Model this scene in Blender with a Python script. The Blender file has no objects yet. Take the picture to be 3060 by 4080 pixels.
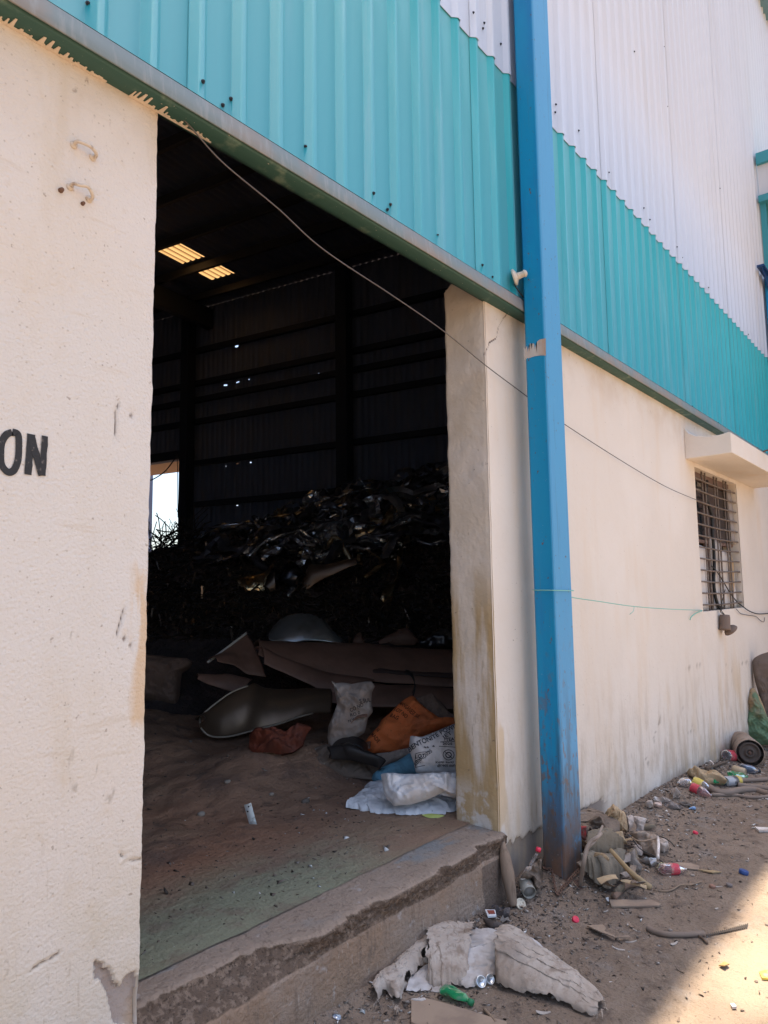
import bpy, bmesh, math, random
import numpy as np
from mathutils import Vector, Matrix
rng = np.random.default_rng(7)
scene = bpy.context.scene
COL = scene.collection
# ------------------------------------------------------------------ camera
W, H = 3060.0, 4080.0
FPX, YAW, PITCH, ROLL = 2891.07, 0.67829543, 0.10873772, -0.01330553
CAM = np.array([0.0, -1.97714, 1.55])
fw = np.array([math.cos(PITCH)*math.cos(YAW), math.cos(PITCH)*math.sin(YAW), math.sin(PITCH)])
r0 = np.cross(fw, [0, 0, 1.0]); r0 /= np.linalg.norm(r0); u0 = np.cross(r0, fw)
RT = math.cos(ROLL)*r0 + math.sin(ROLL)*u0
UP = -math.sin(ROLL)*r0 + math.cos(ROLL)*u0
cd = bpy.data.cameras.new('camera'); cam = bpy.data.objects.new('camera', cd); COL.objects.link(cam)
M4 = Matrix.Identity(4)
for i in range(3):
    M4[i][0] = RT[i]; M4[i][1] = UP[i]; M4[i][2] = -fw[i]; M4[i][3] = CAM[i]
cam.matrix_world = M4
cd.sensor_fit = 'VERTICAL'; cd.sensor_height = 24.0; cd.lens = FPX/H*24.0
cd.clip_start = 0.05; cd.clip_end = 2000
scene.camera = cam

# ---- survey helpers: where a sight line meets a real surface (u, v in photo pixels)
def ray(u, v): return fw + RT*(u-W/2)/FPX - UP*(v-H/2)/FPX
def onP(u, v, p0, n):
    r = ray(u, v); n = np.array(n, float); return CAM + r*(((np.array(p0, float)-CAM)@n)/(r@n))
def onY(u, v, y=0.0): return onP(u, v, (0, y, 0), (0, 1, 0))
def onZ(u, v, z=0.0): return onP(u, v, (0, 0, z), (0, 0, 1))
def onX(u, v, x): return onP(u, v, (x, 0, 0), (1, 0, 0))
class Field:
    """a height field tabulated once so that sight lines meet it quickly"""
    def __init__(s, f, x0, x1, y0, y1, st):
        s.f, s.x0, s.y0, s.st = f, x0, y0, st; xs = np.arange(x0, x1+st, st); ys = np.arange(y0, y1+st, st)
        U, V = np.meshgrid(xs, ys, indexing='ij'); s.Z = f(U, V)
    def __call__(s, x, y):
        a = (np.asarray(x, float)-s.x0)/s.st; b = (np.asarray(y, float)-s.y0)/s.st
        i = np.clip(np.floor(a).astype(int), 0, s.Z.shape[0]-2); j = np.clip(np.floor(b).astype(int), 0, s.Z.shape[1]-2)
        a = np.clip(a-i, 0, 1); b = np.clip(b-j, 0, 1); Z = s.Z
        return Z[i, j]*(1-a)*(1-b)+Z[i+1, j]*a*(1-b)+Z[i, j+1]*(1-a)*b+Z[i+1, j+1]*a*b
TT = np.arange(.5, 26, .02)
def hit(u, v, f, tmax=26.0):
    r = ray(u, v); P = CAM+TT[:, None]*r; d = P[:, 2]-f(P[:, 0], P[:, 1]); k = np.nonzero(d < 0)[0]
    if not len(k): return CAM+r*tmax
    k = max(1, k[0]); t = TT[k-1]+.02*d[k-1]/(d[k-1]-d[k]+1e-9); return CAM+r*t
D = 3060/1659.0
def crop(x0, y0, w, wpx):          # pixel of an enlarged crop -> photo pixel
    k = w/float(wpx)
    return lambda x, y: (x0+x*k, y0+y*k)
disp = crop(0, 0, 3060, 1659)
C1 = crop(0, 0, 1200, 1659); C4 = crop(560, 800, 1300, 1659); C6 = crop(560, 2400, 740, 1659)
C7 = crop(1250, 2600, 700, 1659); C8 = crop(0, 2900, 1200, 1659); CF = crop(1200, 3200, 1000, 1659)
CW = crop(2600, 1600, 460, 1018); CT = crop(1440, 3600, 1000, 1659); CR = crop(2250, 3080, 500, 1659)
CE = crop(2640, 2780, 420, 1659); CQ = crop(1700, 2900, 700, 1659); CG = crop(2100, 3000, 960, 1659)
CS = crop(900, 1850, 960, 1659); CL = crop(0, 1200, 700, 911); CH = crop(560, 1800, 1300, 1659); CA = crop(2860, 500, 200, 553)
CK = crop(1700, 1050, 700, 1630); CO = crop(2600, 2500, 460, 1272)

# ------------------------------------------------------------------ noise
def _hash(ix, iy, iz, seed):
    h = (ix.astype(np.int64)*374761393 + iy.astype(np.int64)*668265263 + iz.astype(np.int64)*2147483647 + seed*974634777) & 0x7fffffff
    h = ((h ^ (h >> 13))*1274126177) & 0x7fffffff
    return ((h ^ (h >> 16)) & 0xffff)/65535.0
def vn(p, seed=0):
    p = np.asarray(p, float); i = np.floor(p); f = p-i; f = f*f*(3-2*f); out = 0
    ix, iy, iz = i[..., 0], i[..., 1], i[..., 2]
    for a in (0, 1):
        for b in (0, 1):
            for c in (0, 1):
                w = (f[..., 0] if a else 1-f[..., 0])*(f[..., 1] if b else 1-f[..., 1])*(f[..., 2] if c else 1-f[..., 2])
                out = out + w*_hash(ix+a, iy+b, iz+c, seed)
    return out
def fbm(p, o=4, seed=0):
    p = np.asarray(p, float); s = 0; a = .5; n = 0
    for k in range(o):
        s = s + a*vn(p*(2.03**k), seed+k*17); n += a; a *= .5
    return s/n
def fb2(x, y, sc, o=4, seed=0):
    x = np.asarray(x, float)
    return fbm(np.stack([x*sc, np.asarray(y, float)*sc+0*x, 0*x+.37], -1), o, seed)
def ss(x, a, b):
    t = np.clip((np.asarray(x, float)-a)/(b-a), 0, 1); return t*t*(3-2*t)

# ------------------------------------------------------------------ materials
MATS = {}
def mat(name, col, rough=.85, metal=0.0, spec=.4, L=(), B=(), alpha=None, trans=0.0, coat=0.0, rvar=None, sheen=0, noobj=False):
    """L: colour layers  (kind, scale, detail, lo, hi, colour, amount[, gate]); gate = (axis, a, b).  B: bump layers (kind, scale, detail, strength, distance)"""
    if name in MATS: return MATS[name]
    m = bpy.data.materials.new(name); m.use_nodes = True; nt = m.node_tree; N = nt.nodes; K = nt.links
    bs = N['Principled BSDF']
    tc = N.new('ShaderNodeTexCoord'); co = tc.outputs['Object']
    sep = None
    def tex(kind, scale, detail, dist=0.0):
        mp = N.new('ShaderNodeMapping'); mp.vector_type = 'POINT'; K.new(co, mp.inputs['Vector'])
        sc = (scale,)*3 if isinstance(scale, (int, float)) else scale
        mp.inputs['Scale'].default_value = sc
        mp.inputs['Location'].default_value = (len(N)*1.37, len(N)*.71, len(N)*.53)
        if kind == 'n':
            t = N.new('ShaderNodeTexNoise'); t.inputs['Scale'].default_value = 1; t.inputs['Detail'].default_value = detail; t.inputs['Roughness'].default_value = .6
            o = t.outputs[0]
        elif kind == 'v':
            t = N.new('ShaderNodeTexVoronoi'); t.inputs['Scale'].default_value = 1; o = t.outputs['Distance']
        elif kind == 'c':
            t = N.new('ShaderNodeTexVoronoi'); t.feature = 'DISTANCE_TO_EDGE'; t.inputs['Scale'].default_value = 1; o = t.outputs['Distance']
        K.new(mp.outputs[0], t.inputs['Vector']); return o
    def mr(o, lo, hi, a=0.0, b=1.0):
        r = N.new('ShaderNodeMapRange'); r.interpolation_type = 'SMOOTHSTEP'; r.clamp = True
        K.new(o, r.inputs[0]); r.inputs[1].default_value = lo; r.inputs[2].default_value = hi; r.inputs[3].default_value = a; r.inputs[4].default_value = b
        return r.outputs[0]
    def mul(a, b):
        n = N.new('ShaderNodeMath'); n.operation = 'MULTIPLY'
        K.new(a, n.inputs[0])
        if isinstance(b, (int, float)): n.inputs[1].default_value = b
        else: K.new(b, n.inputs[1])
        return n.outputs[0]
    cur = None
    for l in L:
        kind, scale, detail, lo, hi, c, amt = l[:7]
        if kind == 'a':
            at = N.new('ShaderNodeAttribute'); at.attribute_name = scale; f = mr(at.outputs['Fac'], lo, hi)
        else:
            f = mr(tex(kind, scale, detail), lo, hi)
        for g in l[7:]:
            if isinstance(g[0], str):
                at = N.new('ShaderNodeAttribute'); at.attribute_name = g[0]; f = mul(f, mr(at.outputs['Fac'], g[1], g[2]))
            else:
                if sep is None:
                    sep = N.new('ShaderNodeSeparateXYZ'); K.new(co, sep.inputs[0])
                a, b = g[1], g[2]
                f = mul(f, mr(sep.outputs[g[0]], a, b) if a < b else mr(sep.outputs[g[0]], b, a, 1.0, 0.0))
        f = mul(f, amt)
        mx = N.new('ShaderNodeMix'); mx.data_type = 'RGBA'; K.new(f, mx.inputs[0])
        if cur is None: mx.inputs[6].default_value = (*col, 1)
        else: K.new(cur, mx.inputs[6])
        mx.inputs[7].default_value = (*c, 1); cur = mx.outputs[2]
    if cur is None: bs.inputs['Base Color'].default_value = (*col, 1)
    else: K.new(cur, bs.inputs['Base Color'])
    bs.inputs['Roughness'].default_value = rough; bs.inputs['Metallic'].default_value = metal
    bs.inputs['Specular IOR Level'].default_value = spec
    if coat: bs.inputs['Coat Weight'].default_value = coat; bs.inputs['Coat Roughness'].default_value = .25
    if rvar:
        K.new(mr(tex('n', rvar[0], 3), .35, .65, rvar[1], rvar[2]), bs.inputs['Roughness'])
    if trans: bs.inputs['Transmission Weight'].default_value = trans; bs.inputs['IOR'].default_value = 1.3
    if alpha is not None: bs.inputs['Alpha'].default_value = alpha
    nrm = None
    for b in B:
        kind, scale, detail, st, di = b
        bp = N.new('ShaderNodeBump'); bp.inputs['Strength'].default_value = st; bp.inputs['Distance'].default_value = di
        if kind == 'p': o = mr(tex('v', scale, 0), .05, .45)
        else: o = tex(kind, scale, detail)
        K.new(o, bp.inputs['Height'])
        if nrm is not None: K.new(nrm, bp.inputs['Normal'])
        nrm = bp.outputs[0]
    if nrm is not None: K.new(nrm, bs.inputs['Normal'])
    MATS[name] = m; return m

# ------------------------------------------------------------------ objects
def root(name, loc, label, cat, group=None, kind=None):
    o = bpy.data.objects.new(name, None); COL.objects.link(o); o.location = Vector([float(a) for a in loc]); o.empty_display_size = .1
    tag(o, label, cat, group, kind); return o
def tag(o, label=None, cat=None, group=None, kind=None):
    if label: o['label'] = label
    if cat: o['category'] = cat
    if group: o['group'] = group
    if kind: o['kind'] = kind
    return o
def obj(name, V, F, m, parent=None, smooth=False, base=None, attrs=None):
    """V in world coordinates; the object's origin is its parent's base or `base`"""
    V = np.asarray(V, float).reshape(-1, 3)
    if parent is not None:
        org = np.zeros(3); p = parent
        while p is not None: org = org + np.array(p.location); p = p.parent
    elif base is not None: org = np.array(base, float)
    else: org = np.zeros(3)
    me = bpy.data.meshes.new(name)
    if isinstance(F, np.ndarray):
        k = F.shape[1]; me.vertices.add(len(V)); me.vertices.foreach_set('co', (V-org).astype(np.float32).ravel())
        me.loops.add(F.size); me.loops.foreach_set('vertex_index', F.astype(np.int32).ravel())
        me.polygons.add(len(F)); me.polygons.foreach_set('loop_start', np.arange(len(F), dtype=np.int32)*k)
        me.update(calc_edges=True); me.validate()
    else:
        me.from_pydata([tuple(v) for v in V-org], [], [tuple(int(i) for i in f) for f in F]); me.validate(); me.update()
    if attrs:
        for k, a in attrs.items():
            at = me.attributes.new(k, 'FLOAT', 'POINT'); at.data.foreach_set('value', np.asarray(a, np.float32).ravel())
    if smooth: me.polygons.foreach_set('use_smooth', np.ones(len(me.polygons), dtype=bool))
    for mm in (m if isinstance(m, (list, tuple)) else [m]): me.materials.append(mm)
    o = bpy.data.objects.new(name, me); COL.objects.link(o)
    if parent is not None: o.parent = parent
    else: o.location = Vector([float(a) for a in org])
    return o
def gridF(n, m, closed_v=False):
    i = np.arange(n-1)[:, None]; j = np.arange(m if closed_v else m-1)[None, :]; j2 = (j+1) % m
    return np.stack([i*m+j, i*m+j2, (i+1)*m+j2, (i+1)*m+j], -1).reshape(-1, 4)
def join(parts):
    V = []; F = []; n = 0
    for v, f in parts:
        v = np.asarray(v, float).reshape(-1, 3); V.append(v); F += [tuple(int(i)+n for i in q) for q in f]; n += len(v)
    return np.concatenate(V), F
def box(x0, x1, y0, y1, z0, z1):
    v = [(x, y, z) for x in (x0, x1) for y in (y0, y1) for z in (z0, z1)]
    return v, [(0, 1, 3, 2), (4, 6, 7, 5), (0, 4, 5, 1), (2, 3, 7, 6), (0, 2, 6, 4), (1, 5, 7, 3)]
def bar(a, b, w, h, up=(0, 0, 1)):
    a = np.array(a, float); b = np.array(b, float); d = b-a; d /= np.linalg.norm(d); up = np.array(up, float)
    s = np.cross(d, up); s /= np.linalg.norm(s); t = np.cross(s, d); s = s*w/2; t = t*h/2
    v = [a-s-t, a+s-t, a+s+t, a-s+t, b-s-t, b+s-t, b+s+t, b-s+t]
    return v, [(0, 1, 2, 3), (7, 6, 5, 4), (0, 4, 5, 1), (1, 5, 6, 2), (2, 6, 7, 3), (3, 7, 4, 0)]
def catmull(P, k=8):
    P = np.asarray(P, float); Q = np.concatenate([[2*P[0]-P[1]], P, [2*P[-1]-P[-2]]]); o = []
    t = np.linspace(0, 1, k, endpoint=False)[:, None]
    for i in range(1, len(Q)-2):
        a, b, c, d = Q[i-1:i+3]
        o.append(.5*((2*b)+(c-a)*t+(2*a-5*b+4*c-d)*t*t+(-a+3*b-3*c+d)*t**3))
    o.append(P[-1:]); return np.concatenate(o)
def tube(P, r, n=8, k=6, cap=True):
    P = catmull(P, k) if k and len(P) > 2 else np.asarray(P, float)
    R = np.full(len(P), float(r)) if np.isscalar(r) else np.interp(np.linspace(0, 1, len(P)), np.linspace(0, 1, len(r)), r)
    T = np.gradient(P, axis=0); T /= np.linalg.norm(T, axis=1)[:, None]+1e-12
    up = np.array([0, 0, 1.0]) if abs(T[0][2]) < .9 else np.array([1.0, 0, 0]); V = []
    nrm = np.cross(T[0], up); nrm /= np.linalg.norm(nrm)
    a = np.arange(n)*2*math.pi/n
    for p, t, rr in zip(P, T, R):
        nrm = nrm-t*(nrm@t); nrm /= np.linalg.norm(nrm)+1e-12; b = np.cross(t, nrm)
        V.append(p+rr*(np.cos(a)[:, None]*nrm+np.sin(a)[:, None]*b))
    V = np.array(V).reshape(-1, 3); F = [tuple(f) for f in gridF(len(P), n, True)]
    if cap: F += [tuple(range(n))[::-1], tuple(range((len(P)-1)*n, len(P)*n))]
    return V, F
def lathe(prof, p0, ax, n=20, squash=None, up=(0, 0, 1), cap0=True):
    """profile [(r, h)] turned about an axis from p0 along ax"""
    ax = np.array(ax, float); ax /= np.linalg.norm(ax); up = np.array(up, float)
    if abs(ax @ up) > .95: up = np.array([1.0, 0, 0])
    s = np.cross(ax, up); s /= np.linalg.norm(s); t = np.cross(s, ax); a = np.arange(n)*2*math.pi/n; V = []
    for r, h in prof:
        k = squash if squash else 1
        V.append(np.array(p0)+ax*h+r*(np.cos(a)[:, None]*s+k*np.sin(a)[:, None]*t))
    V = np.array(V).reshape(-1, 3); F = [tuple(f) for f in gridF(len(prof), n, True)]
    if cap0 and prof[0][0] > 1e-4: F.append(tuple(range(n))[::-1])
    if prof[-1][0] > 1e-4: F.append(tuple(range((len(prof)-1)*n, len(prof)*n)))
    return V, F
def prism(outline, depth):
    """closed outline of world points extruded by the vector depth"""
    O = np.asarray(outline, float); n = len(O); V = np.concatenate([O, O+np.asarray(depth, float)])
    F = [tuple(range(n)), tuple(range(2*n-1, n-1, -1))]+[(i, i+n, (i+1) % n+n, (i+1) % n) for i in range(n)]
    return V, F
def tri_prism(outline2, f, th):
    """outline in 2-D, triangulated, mapped by f(x, y, offset) to world, with thickness th"""
    bm = bmesh.new(); vs = [bm.verts.new((x, y, 0)) for x, y in outline2]; bm.faces.new(vs)
    bmesh.ops.triangulate(bm, faces=bm.faces[:]); P = [v.co.copy() for v in bm.verts]; T = [[v.index for v in q.verts] for q in bm.faces]
    bm.verts.index_update(); T = [[v.index for v in q.verts] for q in bm.faces]; n = len(P); bm.free()
    V = [f(p.x, p.y, th) for p in P]+[f(p.x, p.y, 0) for p in P]
    F = [tuple(t) for t in T]+[tuple(i+n for i in t[::-1]) for t in T]+[(i, (i+1) % n, (i+1) % n+n, i+n) for i in range(n)]
    return V, F
def wallgrid(us, vs, holes, f):
    """grid over breakpoints us x vs; cells inside holes (u0,u1,v0,v1) left out; f(u,v)->points"""
    us = np.array(sorted(set(us))); vs = np.array(sorted(set(vs)))
    U, Vv = np.meshgrid(us, vs, indexing='ij'); P = f(U, Vv); F = gridF(len(us), len(vs))
    cu = (us[:-1]+us[1:])/2; cv = (vs[:-1]+vs[1:])/2
    CU, CV = np.meshgrid(cu, cv, indexing='ij'); keep = np.ones(CU.shape, bool)
    for a, b, c, d in holes: keep &= ~((CU > a) & (CU < b) & (CV > c) & (CV < d))
    return P.reshape(-1, 3), F[keep.ravel()], U, Vv
def lin(a, b, step): return list(np.linspace(a, b, max(2, int(round(abs(b-a)/step))+1)))
FONT = None
def text_mesh(s, bold=0.0, shear=0.0):
    """triangles of a word in its own plane, width normalised to 1 (returns verts2d, faces, height of capitals / width)"""
    cu = bpy.data.curves.new('t', 'FONT'); cu.body = s; cu.offset = bold; cu.shear = shear; cu.resolution_u = 3
    o = bpy.data.objects.new('t', cu); COL.objects.link(o); dg = bpy.context.evaluated_depsgraph_get()
    me = bpy.data.meshes.new_from_object(o.evaluated_get(dg)); bpy.data.objects.remove(o); bpy.data.curves.remove(cu)
    bm = bmesh.new(); bm.from_mesh(me); bmesh.ops.triangulate(bm, faces=bm.faces[:])
    bmesh.ops.subdivide_edges(bm, edges=[e for e in bm.edges if e.calc_length() > .12], cuts=2, use_grid_fill=False)
    bmesh.ops.triangulate(bm, faces=bm.faces[:]); bm.verts.index_update()
    V = np.array([v.co[:2] for v in bm.verts]); F = [[v.index for v in q.verts] for q in bm.faces]; bm.free(); bpy.data.meshes.remove(me)
    w = V[:, 0].max()-V[:, 0].min(); V[:, 0] -= V[:, 0].min(); return V, F, w
class Pil:
    """a soft closed sack or cloth body: outline on a leaning plane, swelling front and back, with folds"""
    def __init__(s, name, poly, base, m, parent=None, lean=20, T=.08, back=.6, wr=.01, ws=9, folds=None, seed=1, n=150, rings=32, fray=0.0, pw=2.2, plane=None, yaw=0, keep=False, cx=None, smooth=True, tagv=None, zfun=None, sag=0):
        if plane is None:
            p0 = np.array(base, float); d = p0-CAM; d[2] = 0; d /= np.linalg.norm(d)
            c, sn = math.cos(math.radians(yaw)), math.sin(math.radians(yaw)); d = np.array([d[0]*c-d[1]*sn, d[0]*sn+d[1]*c, 0])
            le = math.radians(lean); ex = np.array([d[1], -d[0], 0]); ey = math.sin(le)*d+math.cos(le)*np.array([0, 0, 1.0]); en = -np.cross(ey, ex); en = np.cross(ex, ey)
            if en @ d > 0: en = -en
        else: p0, ex, ey, en = plane
        s.p0, s.ex, s.ey, s.en = p0, ex, ey, en; s.T, s.wr, s.ws, s.folds, s.seed, s.pw = T, wr, ws, folds, seed, pw
        P = np.array([s.to2(*q) for q in poly]); P = np.concatenate([P, P[:1]])
        L = np.concatenate([[0], np.cumsum(np.linalg.norm(np.diff(P, axis=0), axis=1))]); t = np.linspace(0, L[-1], n, endpoint=False)
        O = np.stack([np.interp(t, L, P[:, 0]), np.interp(t, L, P[:, 1])], -1)
        O = (np.roll(O, 1, 0)+O*2+np.roll(O, -1, 0))/4
        if fray: O = O+(fbm(np.concatenate([O*60, O[:, :1]*0+seed], 1), 3, seed)-.5)[:, None]*(O-O.mean(0))/np.linalg.norm(O-O.mean(0), axis=1)[:, None]*fray*2
        s.c = O.mean(0) if cx is None else np.array(s.to2(*cx)); A = np.arctan2(O[:, 1]-s.c[1], O[:, 0]-s.c[0]); R = np.linalg.norm(O-s.c, axis=1)
        o = np.argsort(A); s.A = A[o]; s.R = R[o]
        rho = np.linspace(0, 1, rings+1)[1:]**.8
        Q = s.c+rho[:, None, None]*(O-s.c)[None]; Q = np.concatenate([np.repeat(s.c[None, None], n, 1), Q], 0)
        rr = np.concatenate([[0], rho])[:, None]+0*Q[..., 0]
        hf = s.h(Q, rr); hb = -T*back*(1-rr**pw)**.6
        Vf = s.w(Q, hf); Vb = s.w(Q, hb)
        nf = len(rho)+1
        if zfun is not None:
            for VV in (Vf, Vb):
                g = zfun(VV[..., 0], VV[..., 1])+.004; VV[..., 2] = np.maximum(VV[..., 2], g)
        F1 = gridF(nf, n, True)[:, ::-1]; F2 = gridF(nf, n, True)+nf*n
        V = np.concatenate([Vf.reshape(-1, 3), Vb.reshape(-1, 3)])
        F = np.concatenate([F1, F2]); 
        lo = V[:, 2].argmin(); b = np.array([V[:, 0].mean(), V[:, 1].mean(), V[:, 2].min()])
        # weld centre + rim
        me_v = V
        s.o = obj(name, me_v, F, m, parent, smooth, b if parent is None else None)
        bm = bmesh.new(); bm.from_mesh(s.o.data); bmesh.ops.remove_doubles(bm, verts=bm.verts[:], dist=1e-5); bmesh.ops.recalc_face_normals(bm, faces=bm.faces[:]); bm.to_mesh(s.o.data); bm.free()
        if smooth: s.o.data.polygons.foreach_set('use_smooth', np.ones(len(s.o.data.polygons), dtype=bool))
    def to2(s, u, v):
        p = onP(u, v, s.p0, s.en); return ((p-s.p0)@s.ex, (p-s.p0)@s.ey)
    def w(s, Q, h): return s.p0+Q[..., 0:1]*s.ex+Q[..., 1:2]*s.ey+np.asarray(h)[..., None]*s.en
    def h(s, Q, rr):
        base = s.T*np.clip(1-rr**s.pw, 0, 1)**.6
        q = np.stack([Q[..., 0], Q[..., 1], 0*Q[..., 0]+s.seed*3.1], -1)
        wq = q+(np.stack([fbm(q*s.ws*.6+5, 2, s.seed+1), fbm(q*s.ws*.6+15, 2, s.seed+3), 0*Q[..., 0]], -1)-.5)*1.1/s.ws
        lim = np.clip(1-rr**10, .2, 1); n = fbm(q*s.ws*.8, 3, s.seed); rg_ = np.random.default_rng(s.seed*13+1)
        tri = lambda x: np.abs(2*(x-np.floor(x))-1)
        def crumple(k, m):
            o = 0
            for _ in range(m):
                t = rg_.uniform(0, math.pi); f = k*rg_.uniform(.5, 1.25); w = (fbm(q*s.ws*.5+rg_.uniform(0, 40), 2, s.seed)-.5)*1.3
                g = ss(fbm(q*k*.45+rg_.uniform(0, 40), 2, s.seed+31), .38, .58)
                o = o+(tri((wq[..., 0]*math.cos(t)+wq[..., 1]*math.sin(t))*f+rg_.uniform(0, 1)+w)-.5)*g/f
            return o*k/math.sqrt(m)
        hh = base+s.wr*(2.2*(n-.5)+(2.4*crumple(s.ws*.55, 5)+1.1*crumple(s.ws*1.5, 5)+.5*crumple(s.ws*3.6, 4))*lim)
        if s.folds:
            for (ang, wl, am, wp) in s.folds:
                a = math.radians(ang); x = Q[..., 0]*math.cos(a)+Q[..., 1]*math.sin(a); y = Q[..., 1]*math.cos(a)-Q[..., 0]*math.sin(a)
                qq = np.stack([x/wl*.8, y/wl*.28, 0*x+s.seed*1.7], -1); qq = qq+(fbm(q*3/wl*.35+2, 2, s.seed+9)-.5)[..., None]*np.array([1.6, .6, 0])
                r = 1-np.abs(2*vn(qq*1.6, s.seed+11)-1); r2 = 1-np.abs(2*vn(qq*3.1+4, s.seed+12)-1)
                hh = hh+am*(1.5*r**2.2+.7*r2**2.4-.6)*np.clip(1-rr**8, .25, 1)
        return hh
    def at2(s, Q):
        d = Q-s.c; a = np.arctan2(d[..., 1], d[..., 0]); R = np.interp(a, s.A, s.R, period=2*math.pi)
        return s.h(Q, np.clip(np.linalg.norm(d, axis=-1)/R, 0, 1))
    def text(s, txt, a, b, capx, m, bold=.02, name='print', parent=None, lift=.004, maxw=None):
        """word printed on the front: baseline from photo pixel a to b, capital height capx photo pixels"""
        V, F, w = text_mesh(txt, bold); A = np.array(s.to2(*a)); B = np.array(s.to2(*b)); ex = (B-A)
        k = np.linalg.norm(ex)/np.linalg.norm(np.array(b)-np.array(a)); ey = np.array([-ex[1], ex[0]])/np.linalg.norm(ex)*capx*k/.73
        Q = A+V[:, 0:1]/w*ex+V[:, 1:2]*ey
        P = s.w(Q, s.at2(Q)+lift)
        return obj(name, P, F, m, parent if parent is not None else s.o)
    def path(s, pts, wpx, m, name='print', closed=False, lift=.004):
        Q = np.array([s.to2(*q) for q in pts]); 
        if closed: Q = np.concatenate([Q, Q[:1]])
        L = np.concatenate([[0], np.cumsum(np.linalg.norm(np.diff(Q, axis=0), axis=1))]); t = np.linspace(0, L[-1], max(6, int(L[-1]/.008)))
        Q = np.stack([np.interp(t, L, Q[:, 0]), np.interp(t, L, Q[:, 1])], -1)
        T = np.gradient(Q, axis=0); T /= np.linalg.norm(T, axis=1)[:, None]+1e-9; Nn = np.stack([-T[:, 1], T[:, 0]], -1)*wpx/2
        G = np.stack([Q-Nn, Q+Nn], 1); return obj(name, s.w(G, s.at2(G)+lift), gridF(len(Q), 2), m, s.o)
def resample(P, n):
    P = np.asarray(P, float); P = catmull(P, 8) if len(P) > 2 else P
    L = np.concatenate([[0], np.cumsum(np.linalg.norm(np.diff(P, axis=0), axis=1))]); t = np.linspace(0, L[-1], n)
    return np.stack([np.interp(t, L, P[:, i]) for i in range(3)], -1)
def sheet(name, A, B, m, parent=None, n=40, k=14, bulge=0.0, wr=0.0, ws=6, th=.004, seed=1, bdir=None, smooth=True, curl=None, base=None):
    """a bent sheet ruled between two edge polylines (world points), with bulge, dents and real thickness"""
    A = resample(A, n); B = resample(B, n); t = np.linspace(0, 1, k)[None, :, None]
    G = A[:, None]*(1-t)+B[:, None]*t
    du = np.gradient(G, axis=0); dv = np.gradient(G, axis=1); N = np.cross(du, dv); N /= np.linalg.norm(N, axis=-1)[..., None]+1e-9
    c = G.reshape(-1, 3).mean(0)
    if ((CAM-c)@N.reshape(-1, 3).mean(0)) < 0: N = -N
    uu = np.linspace(0, 1, n)[:, None]
    off = bulge*4*(t[..., 0]*(1-t[..., 0]))+wr*(fbm(G*ws, 3, seed)-.5)*2
    G = G+N*off[..., None]
    Bk = G-N*th
    n2 = n*k; V = np.concatenate([G.reshape(-1, 3), Bk.reshape(-1, 3)]); F = gridF(n, k); F2 = F[:, ::-1]+n2
    i = np.arange(n-1); j = np.arange(k-1)
    S = [np.stack([i*k, (i+1)*k, (i+1)*k+n2, i*k+n2], -1), np.stack([(i+1)*k+k-1, i*k+k-1, i*k+k-1+n2, (i+1)*k+k-1+n2], -1), np.stack([j+1, j, j+n2, j+1+n2], -1), np.stack([(n-1)*k+j, (n-1)*k+j+1, (n-1)*k+j+1+n2, (n-1)*k+j+n2], -1)]
    o = obj(name, V, np.concatenate([F, F2]+S), m, parent, smooth, (c if base is None else base) if parent is None else None)
    return o

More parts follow.
